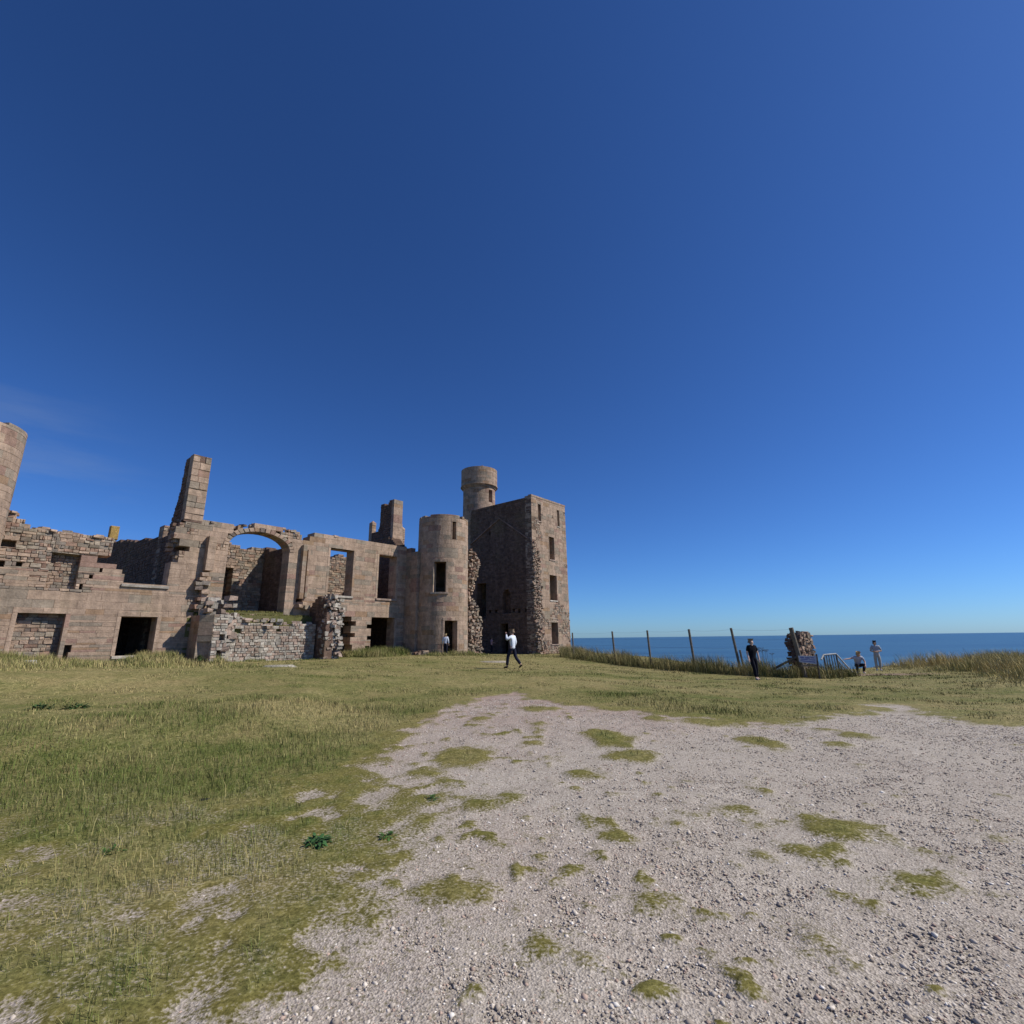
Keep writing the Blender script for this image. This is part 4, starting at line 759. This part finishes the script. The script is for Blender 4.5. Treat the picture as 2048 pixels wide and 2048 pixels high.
def person(loc,heading,height,label,pose={},top=(.1,.1,.1),leg=(.05,.05,.06),shoe=(.05,.05,.05),hair=(.06,.04,.03),skin=(.5,.3,.22),sleeve=.55,shorts=False,longhair=False,wide=1.0,hem=0):
    J={k:Vector(v) for k,v in {**STAND,**pose}.items()}
    lo=min(J['anl'].z,J['anr'].z)
    root=empty('person',loc,heading,label=label,cat='person'); root.scale=(height/1.76,)*3
    def hand(s):
        wv,ev=J['wr'+s],J['el'+s]; d=(wv-ev).normalized(); sd=d.cross(Vector((0,0,1)) if abs(d.z)<.8 else Vector((0,1,0))).normalized(); nv=d.cross(sd)
        V_=[wv+d*.07]; E_=[]; R_=[(.034,.02)]
        for k in range(4):
            b=wv+d*.085+sd*(.012-.0)*(1.5-k)*1.2; L1=(.04,.045,.042,.034)[k]
            V_+=[b,b+d*L1+nv*.008,b+d*L1*1.7+nv*.03]; R_+=[.010,.0095,.008]
        V_+=[wv+d*.03+sd*.03,wv+d*.06+sd*.052,wv+d*.085+sd*.055]; R_+=[.012,.011,.009]
        return V_,R_
    names=list(J); idx={k:i for i,k in enumerate(names)}; Vs=[J[k] for k in names]
    rad=dict(pel=.09,wai=.08,che=(.095,.075),nek=.05,he1=.072,he2=(.085,.095),shl=.055,ell=.040,wrl=.028,shr=.055,elr=.040,wrr=.028,hil=.085,knl=.055,anl=.038,tol=.035,hir=.085,knr=.055,anr=.038,tor=.035)
    Rs=[rad[k] for k in names]
    Es=[('pel','wai'),('wai','che'),('che','nek'),('nek','he1'),('he1','he2'),('che','shl'),('shl','ell'),('ell','wrl'),('che','shr'),('shr','elr'),('elr','wrr'),('pel','hil'),('hil','knl'),('knl','anl'),('anl','tol'),('pel','hir'),('hir','knr'),('knr','anr'),('anr','tor')]
    Es=[(idx[a],idx[b]) for a,b in Es]
    for s in 'lr':
        hv,hr=hand(s); k=len(Vs); Vs+=hv; Rs+=hr; Es.append((idx['wr'+s],k))
        for f in range(4): Es+=[(k,k+1+3*f),(k+1+3*f,k+2+3*f),(k+2+3*f,k+3+3*f)]
        Es+=[(idx['wr'+s],k+13),(k+13,k+14),(k+14,k+15)]
    # face: nose as a small spur
    fd=(J['he2']-J['nek']); hf=Vector(pose.get('face',(0,1,0))).normalized() if 'face' in pose else Vector((0,1,0))
    Vs.append(J['he1']+hf*.105+Vector((0,0,.03))); Rs.append(.014); Es.append((idx['he1'],len(Vs)-1))
    body=skin_mesh('body',Vs,Es,Rs,SKIN,root,skin)
    # clothes
    sh=['pel','wai','che','shl','shr']; a=1.0
    el=J['shl'].lerp(J['ell'],min(sleeve,1)); er=J['shr'].lerp(J['elr'],min(sleeve,1))
    low=J['pel']+(J['wai']-J['pel'])*(-.25-hem)
    V_=[low,J['pel'],J['wai'],J['che'],J['che'].lerp(J['nek'],.75),J['shl'],el,J['shr'],er]; R_=[(.155*wide,.12),(.15*wide,.118),(.135*wide,.11),(.155*wide,.118),.062,.078,.066,.078,.066]; E_=[(0,1),(1,2),(2,3),(3,4),(3,5),(5,6),(3,7),(7,8)]
    if sleeve>1:
        V_+=[J['wrl'].lerp(J['ell'],.06),J['wrr'].lerp(J['elr'],.06)]; R_+=[.042,.042]; E_+=[(6,9),(8,10)]
    skin_mesh('top',V_,E_,R_,CLOTH,root,top,root=2)
    kl,kr=(J['anl'],J['anr']) if not shorts else (J['knl'],J['knr'])
    V_=[J['pel'],J['hil'],J['knl'],kl.lerp(J['knl'],.08),J['hir'],J['knr'],kr.lerp(J['knr'],.08),J['wai'].lerp(J['pel'],.4)]; R_=[(.14,.11),.105,.078,.068,.105,.078,.068,(.125,.105)]; E_=[(0,1),(1,2),(2,3),(0,4),(4,5),(5,6),(0,7)]
    if shorts: V_=[v for i,v in enumerate(V_) if i not in (3,6)]; R_=[(.14,.11),.11,.09,.11,.09,(.125,.105)]; E_=[(0,1),(1,2),(0,3),(3,4),(0,5)]
    skin_mesh('shorts' if shorts else 'trousers',V_,E_,R_,CLOTH,root,leg)
    for s in 'lr':
        a_,t_=J['an'+s],J['to'+s]; d=(t_-a_); skin_mesh('shoe',[a_-d*.28-Vector((0,0,.02)),a_+d*.2-Vector((0,0,.02)),t_],[(0,1),(1,2)],[.042,.048,.042],CLOTH,root,shoe,root=1)
    up=(J['he2']-J['he1']).normalized(); b=J['he2']-hf*.022-up*.012
    V_=[J['he1']-hf*.045+up*.02,b,b+up*.045]; R_=[.062,(.094,.098),.062]; E_=[(0,1),(1,2)]
    if longhair: V_+=[J['nek']-hf*.06,J['nek']-hf*.07-up*.12]; R_+=[.085,.06]; E_+=[(0,3),(3,4)]
    skin_mesh('hair',V_,E_,R_,HAIRM,root,hair,root=1,sub=2)
    return root
z=gzz(-.07,23.5)
person((-.05,23.5,z),R(62),1.76,'man in white shirt and dark trousers walking towards the tower',dict(pel=(0,0,.94),ell=(-.36,.1,1.27),wrl=(-.16,.24,1.52),wrr=(.2,.1,.86),elr=(.25,-.03,1.13),knl=(-.09,.2,.54),anl=(-.08,.26,.09),tol=(-.09,.42,.05),knr=(.09,-.1,.5),anr=(.09,-.38,.16),tor=(.1,-.26,.04),he1=(0,.04,1.56),he2=(0,.05,1.66)),top=(.62,.66,.72),leg=(.018,.02,.035),shoe=(.015,.014,.013),hair=(.16,.11,.07),sleeve=1.2,hem=.4)
person((9.9,21.4,gzz(9.9,21.4)),R(188),1.66,'woman in loose black clothes standing before the fence',dict(knr=(.05,.1,.5),anr=(.02,.1,.08),tor=(.02,.25,.03),ell=(-.25,0,1.14),wrl=(-.26,.05,.9)),top=(.007,.008,.012),leg=(.009,.010,.017),shoe=(.35,.35,.33),hair=(.20,.16,.12),skin=(.62,.42,.33),sleeve=.8,wide=1.25,hem=1.2)
p=W(1.75,4.05); person((-4.72,35.45,gzz(-4.72,35.45)+.02),R(-8),1.5,'child in white hooded top entering the round tower doorway',dict(),top=(.62,.65,.72),leg=(.02,.02,.03),shoe=(.03,.03,.03),hair=(.28,.20,.10),sleeve=1.2)
person((-2.05,47.6,gzz(-2.05,47.6)),R(-70),1.55,'person in pink top standing in shade by the tower door',dict(wrl=(-.15,.3,1.1),wrr=(.15,.3,1.1)),top=(.42,.27,.33),leg=(.02,.02,.03),hair=(.1,.07,.05),sleeve=.6)
person((20.1,28.6,gzz(20.1,28.6)),R(150),1.62,'person in patterned grey clothes standing at the cliff edge',dict(wrl=(-.04,.24,1.12),wrr=(.06,.24,1.1),ell=(-.27,.02,1.13),elr=(.27,.02,1.13),anl=(-.07,0,.08),anr=(.12,.04,.08)),top=(.34,.37,.41),leg=(.36,.35,.33),shoe=(.75,.74,.7),hair=(.035,.022,.02),skin=(.4,.25,.18),sleeve=.9,hem=.8,wide=1.1)
person((17.75,26.7,gzz(17.75,26.7)),R(165),1.7,'fair haired person in pale top crouching beside the handrail',dict(pel=(0,-.12,.42),wai=(0,-.06,.55),che=(0,.05,.74),nek=(0,.13,.89),he1=(0,.19,.95),he2=(0,.22,1.04),shl=(-.17,.08,.83),shr=(.17,.08,.83),elr=(.4,.12,.76),wrr=(.62,.2,.74),ell=(-.27,.12,.6),wrl=(-.2,.3,.42),hil=(-.1,-.1,.40),hir=(.1,-.1,.40),knl=(-.17,.3,.48),knr=(.17,.3,.48),anl=(-.15,.08,.08),anr=(.15,.08,.08),tol=(-.17,.24,.03),tor=(.17,.24,.03)),top=(.38,.40,.47),leg=(.02,.02,.028),shoe=(.75,.75,.74),hair=(.38,.27,.14),sleeve=.7,hem=.5)
